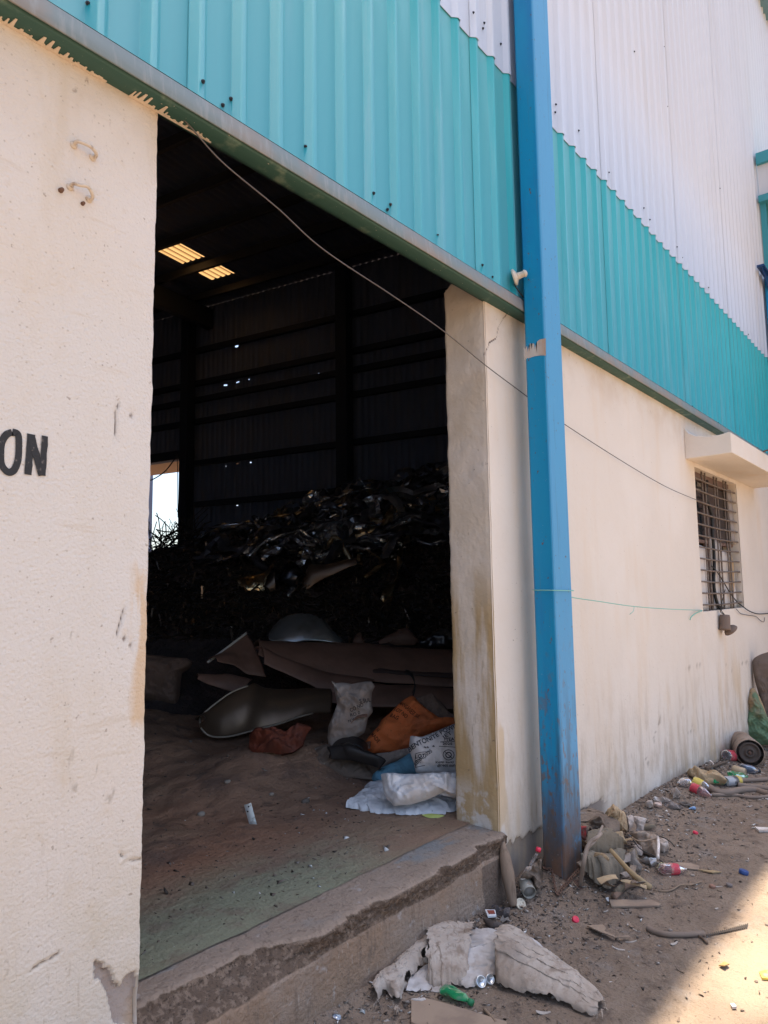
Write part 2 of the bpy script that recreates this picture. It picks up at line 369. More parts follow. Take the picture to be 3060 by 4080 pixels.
def buckle(name, A, B, m, parent=None, n=90, k=50, su=1.3, sv=1.1, ground=None, bulge=0.0, it=170, seed=1, fray=.25, holes=(), base=None, bend=.3, stiff=.03, prof=None):
    """cloth relaxed over the ground: a sheet longer than the space it lies in, so that it buckles into folds"""
    r = np.random.default_rng(seed)
    A = resample(A, n); B = resample(B, n); t = np.linspace(0, 1, k)[None, :, None]; P = A[:, None]*(1-t)+B[:, None]*t; P0 = P.copy()
    uu = np.linspace(0, 1, n)[:, None]; tt = t[..., 0]
    sup = ground(P[..., 0], P[..., 1])+.003+bulge*(4*tt*(1-tt))**.7*(np.ones_like(uu) if prof is None else np.interp(uu, *prof))
    q = np.stack([uu*7+0*tt, tt*4+0*uu, 0*uu*tt+seed], -1)
    wq = q+(fbm(q*.5+7, 2, seed+3)-.5)[..., None]*np.array([1.2, 1.2, 0])
    P[..., 2] = sup+.05*(1-np.abs(2*vn(wq*np.array([su > sv and 1.5 or .55, sv >= su and 1.5 or .55, 1]), seed)-1))**2+.03*fbm(q*2.5, 3, seed)+.002*r.random((n, k))
    d = lambda a, b: np.linalg.norm(P0[a]-P0[b], axis=-1)
    S = np.s_; sets = []
    def add(a, b, rest, w): sets.append((a, b, rest, w))
    for o in (0, 1):
        a = S[o:n-1:2, :]; b = S[o+1:n:2, :]; add(a, b, d(a, b)*su, 1.0)
        a = S[:, o:k-1:2]; b = S[:, o+1:k:2]; add(a, b, d(a, b)*sv, 1.0)
    dg = math.hypot(su, sv)/math.sqrt(2)
    for o in (0, 1):
        a = S[o:n-1:2, :-1]; b = S[o+1:n:2, 1:]; add(a, b, d(a, b)*dg, .5)
        a = S[o:n-1:2, 1:]; b = S[o+1:n:2, :-1]; add(a, b, d(a, b)*dg, .5)
    for o in range(4):
        ia = np.arange(o, n-2, 4); 
        if len(ia): add((ia, slice(None)), (ia+2, slice(None)), d((ia, slice(None)), (ia+2, slice(None)))*su, bend)
        ia = np.arange(o*2, n-4, 8); ia = np.concatenate([ia, ia+1]); ia = ia[ia < n-4]
        if len(ia): add((ia, slice(None)), (ia+4, slice(None)), d((ia, slice(None)), (ia+4, slice(None)))*su*.93, bend*.3)
        ja = np.arange(o, k-2, 4)
        if len(ja): add((slice(None), ja), (slice(None), ja+2), d((slice(None), ja), (slice(None), ja+2))*sv, bend)
        ja = np.arange(o*2, k-4, 8); ja = np.concatenate([ja, ja+1]); ja = ja[ja < k-4]
        if len(ja): add((slice(None), ja), (slice(None), ja+4), d((slice(None), ja), (slice(None), ja+4))*sv*.93, bend*.3)
    for s_ in range(it):
        P[..., 2] -= .0011
        for a, b, rest, w in sets:
            v = P[b]-P[a]; L = np.linalg.norm(v, axis=-1)+1e-9; c = v*((L-rest)/L*.5*w)[..., None]; P[a] += c; P[b] -= c
        P[..., :2] += (P0[..., :2]-P[..., :2])*stiff
        P[..., 2] = np.maximum(P[..., 2], sup)
    for _ in range(1):
        Q = P.copy(); Q[1:-1] = .7*P[1:-1]+.15*(P[:-2]+P[2:]); P = Q.copy(); P[:, 1:-1] = .7*Q[:, 1:-1]+.15*(Q[:, :-2]+Q[:, 2:])
    wz = P0*22+(fbm(P0*12, 2, seed+4)-.5)[..., None]*1.5; rd = lambda z, sd: 1-np.abs(2*vn(z, sd)-1)
    P[..., 2] += np.clip(.0055*(rd(wz, seed+5)**2-.35)+.0028*(rd(wz*2.3, seed+6)**2-.35), -.002, .02)
    F = gridF(n, k); C = P.reshape(-1, 3)[F].mean(1); i, j = np.divmod(np.arange(len(F)), k-1)
    nz = fbm(C*70, 2, seed); keep = np.ones(len(F), bool)
    if fray:
        I, J = np.meshgrid(np.arange(n), np.arange(k), indexing='ij'); e = np.minimum(np.minimum(I, n-1-I), np.minimum(J, k-1-J)).astype(float)
        du = np.gradient(P, axis=0); dv = np.gradient(P, axis=1); inw = np.where((np.minimum(I, n-1-I) < np.minimum(J, k-1-J))[..., None], du*np.sign(n/2-I)[..., None], dv*np.sign(k/2-J)[..., None])
        inw /= np.linalg.norm(inw, axis=-1)[..., None]+1e-9; jit = np.clip(fbm(P0*45, 2, seed+2)-.45, 0, 1)*fray*.10+np.clip(fbm(P0*22, 2, seed+6)-.45, 0, 1)*fray*.14
        P = P+inw*(jit*np.clip(1-e/4, 0, 1))[..., None]
    for (u_, v_, r_) in holes: keep &= ((i/n-u_)**2*4+(j/k-v_)**2) > (r_*(.7+.8*nz))**2
    return obj(name, P.reshape(-1, 3), F[keep], m, parent, True, (P.reshape(-1, 3).mean(0)*[1, 1, 0]+[0, 0, P[..., 2].min()]) if base is None and parent is None else base)
# ================================================================== materials of the building
CREAM = (.69, .61, .525)
plaster = mat('plaster', CREAM, .9, L=[
    ('n', 1.3, 3, .42, .68, (.70, .64, .585), .8),
    ('n', (5, 5, 1.2), 4, .52, .75, (.58, .46, .31), .5),
    ('n', 9, 5, .58, .72, (.60, .48, .34), .4),
    ('n', 1.7, 3, .3, .55, (.67, .63, .585), .7, (2, 1.0, 1.5), (2, 2.75, 2.3)), ('n', 3.5, 4, .4, .65, (.62, .53, .41), .6, (2, 1.2, .5)),
    ('v', 38, 0, .16, .05, (.42, .345, .27), .6, ('pit', .3, .7)),
    ('n', (60, 60, 6), 4, .60, .72, (.36, .27, .18), .55, (2, 1.2, .2)),
    ('n', (3, 3, 2), 4, .45, .7, (.50, .37, .22), .45, (2, .75, .05)),
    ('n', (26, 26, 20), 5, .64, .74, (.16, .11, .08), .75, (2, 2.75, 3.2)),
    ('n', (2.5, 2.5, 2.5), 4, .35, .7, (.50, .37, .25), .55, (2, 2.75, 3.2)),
    ('n', (7, 7, 5), 5, .45, .62, (.47, .37, .26), .7, (2, .55, .05)), ('n', (3, 3, 30), 3, .6, .72, (.60, .50, .39), .4),
    ('a', 'wear', 0, .35, .6, (.40, .33, .29), 1.0),
    ('a', 'ochre', 0, .2, .8, (.62, .43, .25), .75),
    ('n', 34, 3, .70, .74, (.30, .23, .17), .6), ('a', 'stain', 0, .1, .9, (.30, .24, .18), .5),
    ('a', 'crack', 0, .3, .9, (.16, .115, .09), .75)],
    B=[('n', 110, 4, .5, .010), ('p', 62, 0, .2, .005), ('n', 5, 3, .2, .02)])
plaster_smooth = mat('plaster_smooth', (.705, .63, .55), .9, L=[
    ('n', .9, 3, .42, .68, (.75, .68, .605), .8),
    ('n', (3, 3, .6), 4, .5, .78, (.68, .53, .38), .55),
    ('n', (45, 45, 4), 5, .61, .70, (.40, .31, .23), .65, (2, 1.3, .1)),
    ('n', (14, 14, 2.0), 4, .6, .72, (.47, .37, .27), .5, (2, 1.1, -.1)),
    ('n', 60, 3, .70, .76, (.22, .17, .13), .7), ('n', (10, 10, 2.5), 5, .46, .66, (.47, .37, .27), .6, (2, 1.15, .1)), ('n', (30, 30, 9), 5, .56, .68, (.33, .26, .2), .6, (2, .7, -.1)),
    ('n', (5, 5, 3), 4, .42, .62, (.42, .33, .24), .75, (2, .42, -.1)),
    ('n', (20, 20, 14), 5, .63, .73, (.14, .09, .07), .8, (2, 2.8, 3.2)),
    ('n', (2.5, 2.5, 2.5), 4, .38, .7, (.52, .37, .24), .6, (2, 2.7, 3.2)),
    ('a', 'wear', 0, .35, .6, (.30, .245, .205), 1.0),
    ('a', 'ochre', 0, .2, .8, (.60, .44, .26), .7),
    ('a', 'stain', 0, .1, .9, (.28, .22, .17), .6),
    ('a', 'crack', 0, .3, .8, (.09, .06, .05), .9)],
    B=[('n', 40, 4, .28, .006), ('n', 6, 3, .35, .02)])
pier_mat = mat('pier_plaster', (.70, .62, .54), .9, L=[
    ('n', 3, 4, .4, .68, (.62, .52, .40), .6),
    ('n', (7, 7, .9), 5, .40, .58, (.42, .28, .12), .9, (2, 1.8, 1.3)),
    ('n', (4, 4, 4), 4, .40, .7, (.47, .35, .21), .7, (2, 1.0, .45)),
    ('n', (30, 30, 8), 4, .6, .72, (.30, .22, .14), .6, (2, 1.8, .8)),
    ('n', 26, 4, .66, .74, (.20, .14, .10), .7),
    ('n', 4, 4, .4, .7, (.52, .40, .27), .5, (2, 1.9, 3.0)),
    ('n', 9, 4, .50, .62, (.68, .65, .62), .8, (2, .62, .4))],
    B=[('n', 45, 4, .4, .007), ('n', 8, 3, .5, .02)])
inner_conc = mat('rough_concrete', (.30, .26, .23), .95, L=[('n', 12, 4, .4, .7, (.38, .34, .30), .8)], B=[('n', 40, 4, .8, .02)])
TEALC = (.02, .36, .385)
teal = mat('teal_paint', TEALC, .42, spec=.5, L=[('n', (1.5, 1.5, .25), 3, .4, .7, (.035, .40, .43), .7), ('a', 'painted_sheen', 0, .1, .9, (.105, .385, .41), .85), ('n', (9, 9, .7), 4, .55, .75, (.19, .43, .46), .5), ('n', (40, 40, 2), 3, .5, .75, (.09, .41, .43), .35), ('n', (60, 60, 60), 3, .72, .78, (.4, .5, .5), .4)], coat=.15)  # sky sheen on pans and crests painted in as a paler teal
white_sheet = mat('white_paint', (.66, .65, .665), .45, L=[('n', (2, 2, .2), 3, .45, .75, (.60, .58, .585), .6), ('n', (14, 14, .6), 4, .55, .75, (.56, .52, .48), .5)], coat=.1)
flash_mat = mat('galvanised_flashing', (.185, .225, .225), .6, .0, L=[('n', (3, 3, 3), 4, .45, .65, (.27, .225, .19), .8), ('n', (50, 50, 5), 3, .5, .7, (.30, .31, .30), .5)], B=[('n', 12, 3, .2, .01)])
green_mat = mat('green_channel_paint', (.035, .09, .072), .6, L=[('n', 9, 4, .55, .75, (.20, .26, .19), .7), ('n', 60, 3, .68, .74, (.6, .52, .42), .8)])
splash_mat = mat('plaster_splash', (.72, .60, .47), .95, B=[('n', 80, 3, .5, .01)])
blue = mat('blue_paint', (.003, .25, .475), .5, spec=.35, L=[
    ('n', (6, 6, 1.2), 4, .45, .7, (.008, .17, .42), .6), ('a', 'painted_sheen', 0, 0, 1, (.08, .31, .54), .85),  # yard-facing side's sky sheen painted in as a paler blue
    ('n', (16, 16, 3), 5, .46, .62, (.05, .085, .115), .85, (2, 1.25, .3)),
    ('n', (30, 30, 14), 4, .56, .63, (.15, .10, .08), .9, (2, 1.6, .2)),
    ('n', (8, 8, 5), 5, .30, .52, (.10, .072, .055), .97, (2, .75, .10)),
    ('n', (40, 40, 30), 4, .66, .70, (.12, .075, .06), .9), ('n', (12, 12, 9), 5, .42, .6, (.20, .10, .06), .8, (2, .42, .0)), ('n', (60, 60, 2), 4, .6, .7, (.05, .19, .33), .5),
    ('n', (120, 120, 120), 2, .73, .78, (.5, .55, .6), .6)], B=[('n', 220, 2, .10, .002), ('n', 14, 4, .12, .01)], coat=.08)
blue_side = blue
bare_mat = mat('bare_primer', (.50, .47, .43), .7, L=[('n', (10, 10, 3), 4, .45, .7, (.42, .24, .15), .8)])
rust = mat('rusty_steel', (.16, .085, .055), .85, L=[('n', 20, 4, .4, .7, (.09, .055, .045), .8)], B=[('n', 60, 3, .5, .01)])
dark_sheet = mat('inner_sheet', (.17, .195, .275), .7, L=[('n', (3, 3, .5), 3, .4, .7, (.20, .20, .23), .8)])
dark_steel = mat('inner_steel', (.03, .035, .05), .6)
skyl = bpy.data.materials.new('fibreglass'); skyl.use_nodes = True
_n = skyl.node_tree.nodes; _n.clear(); _o = _n.new('ShaderNodeOutputMaterial'); _t = _n.new('ShaderNodeBsdfTranslucent'); _t.inputs[0].default_value = (.2, .115, .045, 1); _a = _n.new('ShaderNodeAttribute'); _a.attribute_name = 'rib'; _m = _n.new('ShaderNodeMix'); _m.data_type = 'RGBA'; _m.inputs[6].default_value = (.26, .155, .06, 1); _m.inputs[7].default_value = (.07, .035, .012, 1); skyl.node_tree.links.new(_a.outputs['Fac'], _m.inputs[0]); skyl.node_tree.links.new(_m.outputs[2], _t.inputs[0]); skyl.node_tree.links.new(_t.outputs[0], _o.inputs[0])
black_paint = mat('black_letter_paint', (.03, .03, .032), .8, L=[('n', 60, 3, .6, .72, (.2, .17, .15), .7)], B=[('n', 120, 3, .4, .004)])
screw_mat = mat('screw_head', (.035, .035, .04), .5, .5)
glass_dark = mat('dusty_dark_pane', (.02, .025, .03), .12, spec=.6)
board_white = mat('white_board', (.62, .58, .55), .85, L=[('n', 4, 4, .45, .7, (.50, .40, .28), .5)])
brown_board = mat('brown_board', (.20, .13, .11), .8)
blackc = mat('black_cable', (.02, .02, .02), .6)
bar_steel = mat('grille_paint', (.16, .125, .105), .6, L=[('n', 30, 3, .5, .7, (.30, .26, .22), .6)])

def pdist(U, V, pts):
    best = np.full(U.shape, 9.0)
    for (a, b) in zip(pts[:-1], pts[1:]):
        ax, ay = a; dx, dy = b[0]-ax, b[1]-ay; t = np.clip(((U-ax)*dx+(V-ay)*dy)/(dx*dx+dy*dy+1e-9), 0, 1)
        best = np.minimum(best, np.hypot(U-ax-t*dx, V-ay-t*dy))
    return best
def pin(U, V, pts):
    c = np.zeros(U.shape, bool); n = len(pts)
    for i in range(n):
        (x1, y1), (x2, y2) = pts[i], pts[(i+1) % n]
        k = ((y1 > V) != (y2 > V)) & (U < (x2-x1)*(V-y1)/((y2-y1) if y2 != y1 else 1e-9)+x1); c ^= k
    return c
def onwall(C, pts): return [tuple(onY(*C(*q))[[0, 2]]) for q in pts]

wh = root('warehouse', (0, 0, 0), 'big shed with cream plaster base, turquoise band and tall white sheet cladding', 'warehouse')
# ------------------------------------------------------------------ plaster wall beside the camera
JX = 1.288
us = lin(-6, .72, .5)+lin(.72, JX, .006); vs = lin(-.15, 1.0, .006)+lin(1.0, 3.3, .02)
def fL(U, V):
    e = JX+(fb2(V*1.0, V*0+3, 11, 4, 3)-.5)*.009+(fb2(V, V*0, 60, 2, 4)-.5)*.006
    e = e-.012*ss(V, .55, .25)*fb2(V, V*0+8, 14, 3, 9)
    return np.stack([U+(e-JX)*ss(U, JX-.12, JX), 0*U, V], -1)
P, F, U, V = wallgrid(us, vs, [], fL)
chip = onwall(C8, [(515, 1250), (548, 1300), (605, 1345), (612, 1375), (660, 1435), (668, 1400), (690, 1370), (712, 1352), (752, 1345), (780, 1640), (640, 1640), (600, 1480), (530, 1385), (530, 1300)])
jit = (fb2(U, V, 40, 3, 5)-.5)*.03
wear = pin(U+jit, V+np.roll(jit, 7), chip).astype(float)
streak = onwall(C8, [(405, 125), (392, 190), (362, 205)]), onwall(C8, [(396, 230), (404, 330), (440, 320)]), onwall(C8, [(578, 160), (550, 210), (470, 245)]), onwall(C8, [(625, 350), (597, 400)]), onwall(C8, [(20, 1275), (45, 1330)]), onwall(CL, [(545, 1665), (548, 1700)]), onwall(CL, [(515, 1905), (520, 1990)]), onwall(CL, [(370, 1725), (385, 1740)])
st = np.zeros(U.shape)
for s_ in streak: st = np.maximum(st, np.clip(1-pdist(U, V, s_)/.02, 0, 1)*ss(fb2(U*2.6, V*.7, 60, 4, 6), .46, .66))
crk = np.zeros(U.shape)
for s_ in (onwall(C8, [(640, 590), (652, 680), (690, 740), (655, 780)]), onwall(C8, [(690, 740), (765, 725)]), onwall(C8, [(515, 1170), (520, 1230), (545, 1290), (600, 1340), (655, 1432)]), onwall(CL, [(620, 530), (597, 580), (605, 720)]), onwall(CL, [(670, 583), (690, 597), (778, 605)]), onwall(CL, [(640, 1600), (610, 1720), (700, 1800)]), onwall(C8, [(180, 1330), (320, 1250)])):
    crk = np.maximum(crk, (1-ss(pdist(U+jit*.35, V+jit*.2, s_), .001, .006))*ss(fb2(U*1.0, V, 30, 3, 77), .36, .52))
ochre = ss(fb2(U, V, 2.2, 4, 21), .45, .62)*ss(V, .75, .1)+np.clip(1-pdist(U, V, onwall(CL, [(735, 1380), (740, 1900), (720, 2150)]))/.06, 0, 1)*ss(fb2(U*2, V*.4, 14, 3, 8), .35, .6)
wearw = wear*(1-crk*0)
Pd = P.reshape(*U.shape, 3); Pd[..., 1] += wear*(.013+.012*(fb2(U, V, 45, 3, 2)))+crk*.01
smooth_patch = ss(U, JX-.14, JX-.07)*ss(fb2(U, V, 4, 3, 31), .35, .5)
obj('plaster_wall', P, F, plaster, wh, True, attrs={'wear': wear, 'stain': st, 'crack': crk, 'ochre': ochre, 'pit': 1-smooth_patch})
# body of that wall, behind the plaster coat
V1, F1 = box(-6, JX-.012, .045, .27, -.3, 3.3)
obj('wall_core', V1, F1, inner_conc, wh)
zz = lin(-.15, 3.3, .03); yy = lin(.0, .27, .03)
P, F, U, V = wallgrid(yy, zz, [], lambda U, V: np.stack([JX+(fb2(V*1.0, V*0+3, 11, 4, 3)-.5)*.009+(fb2(V, V*0, 60, 2, 4)-.5)*.006-.004+.004*ss(U, 0, .03)*0, U, V], -1))
obj('door_reveal', P, F[:, ::-1], pier_mat, wh, True)
# painted letters
def stroke(pts, w, name):
    P2 = np.array([onY(*CL(*q))[[0, 2]] for q in pts]); P2 = catmull(np.c_[P2[:, 0], P2[:, 0]*0, P2[:, 1]], 8)[:, [0, 2]] if len(pts) > 3 else np.array([P2[0]*(1-t)+P2[-1]*t for t in np.linspace(0, 1, 14)])
    T = np.gradient(P2, axis=0); T /= np.linalg.norm(T, axis=1)[:, None]; N2 = np.stack([-T[:, 1], T[:, 0]], -1)
    k = np.linspace(0, 1, len(P2)); wl = w*(1+.25*(vn(np.stack([k*9, k*0, k*0+w*900], -1), 3)-.5)); wr = w*(1+.25*(vn(np.stack([k*9, k*0+5, k*0], -1), 4)-.5))
    A = P2+N2*(wl/2)[:, None]; B = P2-N2*(wr/2)[:, None]
    G = np.stack([A, B], 1); y = -.0022
    return np.stack([G[..., 0], 0*G[..., 0]+y, G[..., 1]], -1).reshape(-1, 3), [tuple(f) for f in gridF(len(P2), 2)]
O = [(62, 680), (90, 690), (97, 740), (92, 820), (70, 875), (38, 885), (8, 850), (2, 800), (8, 735), (30, 695), (62, 680)]
pl = bpy.data.objects['plaster_wall']
v, f = stroke(O, .019, 'O'); obj('painted_letter', v, f, black_paint, pl)
N1 = stroke([(160, 690), (143, 900)], .021, 'N'); N2_ = stroke([(158, 700), (215, 905)], .021, 'N'); N3 = stroke([(231, 700), (216, 905)], .018, 'N')
for i, q in enumerate((N2_, N3)): q[0][:, 1] -= .0006*(i+1)
v, f = join([N1, N2_, N3]); obj('painted_letter', v, f, black_paint, pl)
# bent wire loops set in the plaster
for k, (a, b, drop) in enumerate((((405, 800), (510, 868), .0), ((385, 1030), (490, 1098), .0))):
    A = onY(*C1(*a)); B = onY(*C1(*b)); m1 = A*.75+B*.25+np.array([0, -.03, .004]); m2 = A*.35+B*.65+np.array([0, -.034, .012 if k else .004])
    parts = [tube([A+[0, .01, 0], A+[0, -.02, .003], m1, m2, B+[0, -.022, .0], B+[0, .01, -.004]], .0055, 8, 6)]
    for q in (A, B): parts.append(lathe([(.0, -.004), (.013, -.003), (.010, .006), (0, .008)], q, (0, -1, 0), 10))
    v, f = join(parts); obj('wall_hook', v, f, mat('hook_paint', (.62, .53, .43), .7, L=[('n', 40, 3, .5, .65, (.28, .2, .15), .7)]), pl, True)
v, f = join([lathe([(0, 0), (.008, 0), (.006, .012), (0, .014)], onY(*C1(*q)), (0, -1, 0), 8) for q in [(333, 1050)]]); obj('nail', v, f, rust, pl)
v, f = lathe([(0, 0), (.006, 0), (.005, .01), (0, .012)], onY(*C1(453, 1123)), (0, -1, 0), 8); obj('nail', v, f, rust, pl)

# ------------------------------------------------------------------ plaster wall beyond the doorway, with its window
PX = 3.36
WX0, WX1, WZ0, WZ1 = 7.17, 8.74, 1.32, 2.69
us = lin(PX, 4.3, .01)+lin(4.3, 7.0, .04)+lin(7.0, 9.0, .05)+lin(9, 16, .25)+[WX0, WX1]; vs = lin(-.3, .5, .01)+lin(.5, 2.4, .04)+lin(2.4, 3.3, .012)+[WZ0, WZ1]
def fR(U, V):
    c = ss(U, PX+.03, PX); e = (fb2(V, V*0+3, 9, 4, 13)-.5)*.014*c
    return np.stack([U+e, c*c*.006+(fb2(U, V, 1.1, 3, 9)-.5)*.008, V], -1)
P, F, U, V = wallgrid(us, vs, [(WX0, WX1, WZ0, WZ1)], fR)
jit = (fb2(U, V, 30, 3, 5)-.5)*.05
edge = .245-.04*(U-PX)+jit*1.6
wear = ss(edge-V, -.006, .006)*ss(U, 5.2, 4.2)
crk = np.zeros(U.shape)
for s_ in (onwall(CK, [(800, 440), (770, 440), (735, 482), (695, 545), (670, 590), (660, 650), (655, 690), (590, 730), (562, 800), (545, 850), (525, 855)]), onwall(CK, [(740, 410), (770, 445), (885, 515)])):
    wd = .006 if len(s_) > 5 else .012
    crk = np.maximum(crk, 1-ss(pdist(U+jit*.35, V+jit*.2, s_), .002, wd))
st = np.zeros(U.shape)
for s_ in (onwall(CO, [(95, 990), (50, 1120), (15, 1240)]), onwall(CO, [(340, 890), (320, 1010)]), onwall(CO, [(450, 1110), (400, 1150)]), onwall(CO, [(810, 430), (870, 470)]), onwall(CO, [(370, 470), (460, 425), (560, 430)]), onwall(CO, [(985, 400), (1060, 390)]), onwall(CG, [(370, 160), (385, 190)]), onwall(CG, [(820, 30), (835, 70)])):
    st = np.maximum(st, np.clip(1-pdist(U, V, s_)/.045, 0, 1)*ss(fb2(U*2.4, V*.7, 45, 4, 6), .40, .58))
base_d = ss(V, .16, -.05)*ss(fb2(U, V, 9, 4, 19), .35, .55)*.9
st = np.maximum(st, base_d*ss(U, 4.0, 4.4))
ochre = ss(fb2(U*2.2, V*.6, 2.4, 4, 41), .44, .74)*ss(V, 1.6, .2)*.7+np.clip(1-pdist(U, V, [(PX+.03, .2), (PX+.05, .8)])/.12, 0, 1)*ss(fb2(U*2, V*.5, 9, 3, 4), .35, .6)
Pd = P.reshape(*U.shape, 3); Pd[..., 1] += wear*.012+crk*.008
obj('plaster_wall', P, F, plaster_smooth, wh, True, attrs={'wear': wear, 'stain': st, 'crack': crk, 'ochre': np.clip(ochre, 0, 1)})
wr2 = bpy.data.objects['plaster_wall.001']
# reveal of the pier, its back, the reveals of the window opening
def fP(U, V):
    r = ss(V, 3.22, 3.29)*ss(U, .19, .275)
    return np.stack([PX+(fb2(V, V*0+3, 9, 4, 13)-.5)*.014*ss(U, .06, 0)+.006*ss(U, .03, 0)+(fb2(U, V, 7, 3, 23)-.5)*.012*ss(U, 0, .05)+.02*ss(U, .262, .275), U+(fb2(V, V*0+1, 13, 4, 33)-.5)*.02*ss(U, .1, .27), V-r*.05], -1)
P, F, U, V = wallgrid(lin(0.0, .275, .0125), lin(.28, 3.3, .02), [], fP)
obj('door_reveal', P, F[:, ::-1], pier_mat, wh, True)
v, f = join([box(PX+.02, WX0-.03, .03, .27, -.3, 3.28), box(WX1+.03, 16, .03, .27, -.3, 3.28), box(WX0-.03, WX1+.03, .03, .27, -.3, WZ0-.02), box(WX0-.03, WX1+.03, .03, .27, WZ1+.02, 3.28)])
obj('wall_core', v, f, inner_conc, wh)
win = root('window', (WX0, .1, WZ0), None, None); win.parent = wh
win.location = (WX0, .1, WZ0); tag(win)
v, f = join([box(WX0-.03, WX0, .004, .2, WZ0, WZ1), box(WX1, WX1+.03, .004, .2, WZ0, WZ1), box(WX0-.03, WX1+.03, .004, .2, WZ0-.03, WZ0), box(WX0-.03, WX1+.03, .004, .2, WZ1, WZ1+.03)])
obj('window_reveal', v, f, plaster_smooth, win)
# grille: 12 level rods, three pairs of uprights
rods = []
zr = np.linspace(WZ0+.06, WZ1-.1, 12)
for z in zr: rods.append(tube([(WX0-.01, .022, z+.004), ((WX0+WX1)/2, .018, z-.008), (WX1+.01, .022, z)], .0085, 7, 5))
for x in (WX0+.36, WX0+.47, WX0+.80, WX0+.90, WX0+1.17, WX0+1.27):
    rods.append(tube([(x, .037, WZ0-.01), (x+.006, .037, 2.0), (x, .037, WZ1+.01)], .009, 7, 4))
v, f = join(rods); obj('window_grille', v, f, bar_steel, win, True)
v, f = box(WX0, WX0+.62, .095, .101, 2.0, 2.6); obj('window_pane', v, f, glass_dark, win)
v, f = box(WX0+.66, WX1, .11, .116, 2.0, 2.6); obj('window_pane', v, f, mat('brown_dusty_pane', (.075, .06, .06), .3), win)
v, f = join([box(WX0, WX1, .085, .13, 2.61, WZ1), box(WX0+.60, WX0+.66, .08, .125, WZ0, 2.61), box(WX0, WX1, .075, .13, 1.985, 2.015)]); obj('window_frame', v, f, brown_board, win)
v, f = box(WX0, WX1, .18, .186, WZ0, WZ1); obj('room_shade_panel', v, f, mat('dark_room', (.02, .018, .02), .9), win)  # near-black sheet stands in for the unlit room behind the window
for k, (x0, x1, z1, tl) in enumerate(((WX0+.01, WX0+.5, 1.96, -.02), (WX0+.62, WX0+1.0, 2.06, -.06), (WX0+1.0, WX1-.04, 1.95, -.13))):
    A = [(x0, .065, WZ0+.005), ((x0+x1)/2, .063, WZ0+.005), (x1, .067, WZ0+.005)]; B = [(x0+.02, .07, z1), ((x0+x1)/2, .055, z1+tl*.4), (x1-.01, .068, z1+tl)]
    sheet('paper_sheet', A, B, board_white, win, 12, 12, .004, .008, 5, .002, k+4)
A = [(WX1-.30, .056, WZ0+.2), (WX1-.2, .053, WZ0+.15), (WX1-.12, .056, WZ0+.22)]; B = [(WX1-.32, .056, 1.83), (WX1-.2, .052, 1.9), (WX1-.1, .056, 1.8)]
sheet('paper_sheet', A, B, mat('tan_card', (.42, .30, .18), .9), win, 10, 10, .003, .006, 8, .002, 9)
A = [(WX1-.16, .05, 2.05), (WX1-.02, .05, 2.0)]; B = [(WX1-.2, .05, 2.62), (WX1-.02, .05, 2.62)]
sheet('paper_sheet', A, B, mat('grey_sheet', (.30, .26, .24), .9), win, 10, 10, .003, .01, 8, .002, 19)
# concrete canopy over the window
ca0 = onY(*CW(290, 505)); cz = ca0[2]; CX0 = ca0[0]; CXE = 9.6; CY = -.40
prof = []
ns = 12
topc = [(0.0, 3.02), (-.04, 2.965), (-.10, 2.93), (-.2, 2.912), (-.3, 2.91), (-.38, 2.925), (-.40, 2.92)]
ol = [(CX0, y, z) for y, z in topc]+[(CX0, CY, 2.735), (CX0, -.2, 2.73), (CX0, 0.0, 2.728)]
v, f = prism(ol, (CXE-CX0, 0, 0)); o = obj('window_canopy', v, f, plaster_smooth, wh)
bv = o.modifiers.new('b', 'BEVEL'); bv.width = .006; bv.segments = 2
v, f = bar((8.2, -.40, 2.93), (8.2, -.52, 2.955), .02, .012); obj('rebar_stub', v, f, rust, wh)

# ------------------------------------------------------------------ cladding sheets
PER = .1835
x0r = onY(2000+290*.639, 720*.639, -.07)[0]
def ribx(xa, xb):
    """breakpoints (x, outward depth) of the folded sheet from xa to xb"""
    o = []
    k0 = int(math.floor((xa-x0r)/PER))-1; k1 = int(math.ceil((xb-x0r)/PER))+1
    for k in range(k0, k1):
        b = x0r+k*PER
        for dx, d in ((0, 0), (.004, .001), (.027, .0235), (.031, .0255), (.050, .0255), (.054, .0235), (.074, .001), (.078, 0), (.128, .0)):
            o.append((b+dx, d))
    o = [q for q in o if xa <= q[0] <= xb]; return o
def painted_sheen(x):  # mask of the painted sheen: pans and crests paler than one flank
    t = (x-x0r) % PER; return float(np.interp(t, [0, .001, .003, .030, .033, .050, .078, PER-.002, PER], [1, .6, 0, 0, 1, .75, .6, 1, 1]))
def clad(name, xa, xb, zb, zt, y0, m, off):
    R = ribx(xa, xb); zs = lin(zb, zt, 1.2); G = np.array([[(x, y0-d-off+.0015*math.sin(x*2.3+z*1.1), z) for z in zs] for x, d in R])
    n, k = G.shape[:2]; Bk = G+np.array([0, .0012, 0]); V = np.concatenate([G.reshape(-1, 3), Bk.reshape(-1, 3)]); F = gridF(n, k)[:, ::-1]; F2 = gridF(n, k)+n*k
    fd = np.array([painted_sheen(x) for x, d in R])[:, None]+0*G[..., 0]
    i = np.arange(n-1); S = [np.stack([i*k, (i+1)*k, (i+1)*k+n*k, i*k+n*k], -1)]
    j = np.arange(k-1); S.append(np.stack([(n-1)*k+j, (n-1)*k+j+1, (n-1)*k+j+1+n*k, (n-1)*k+j+n*k], -1)); S.append(np.stack([j+1, j, j+n*k, j+1+n*k], -1))
    obj(name, V, np.concatenate([F, F2]+S), m, wh, attrs={'painted_sheen': np.concatenate([fd.ravel(), fd.ravel()])})
SW = PER*5
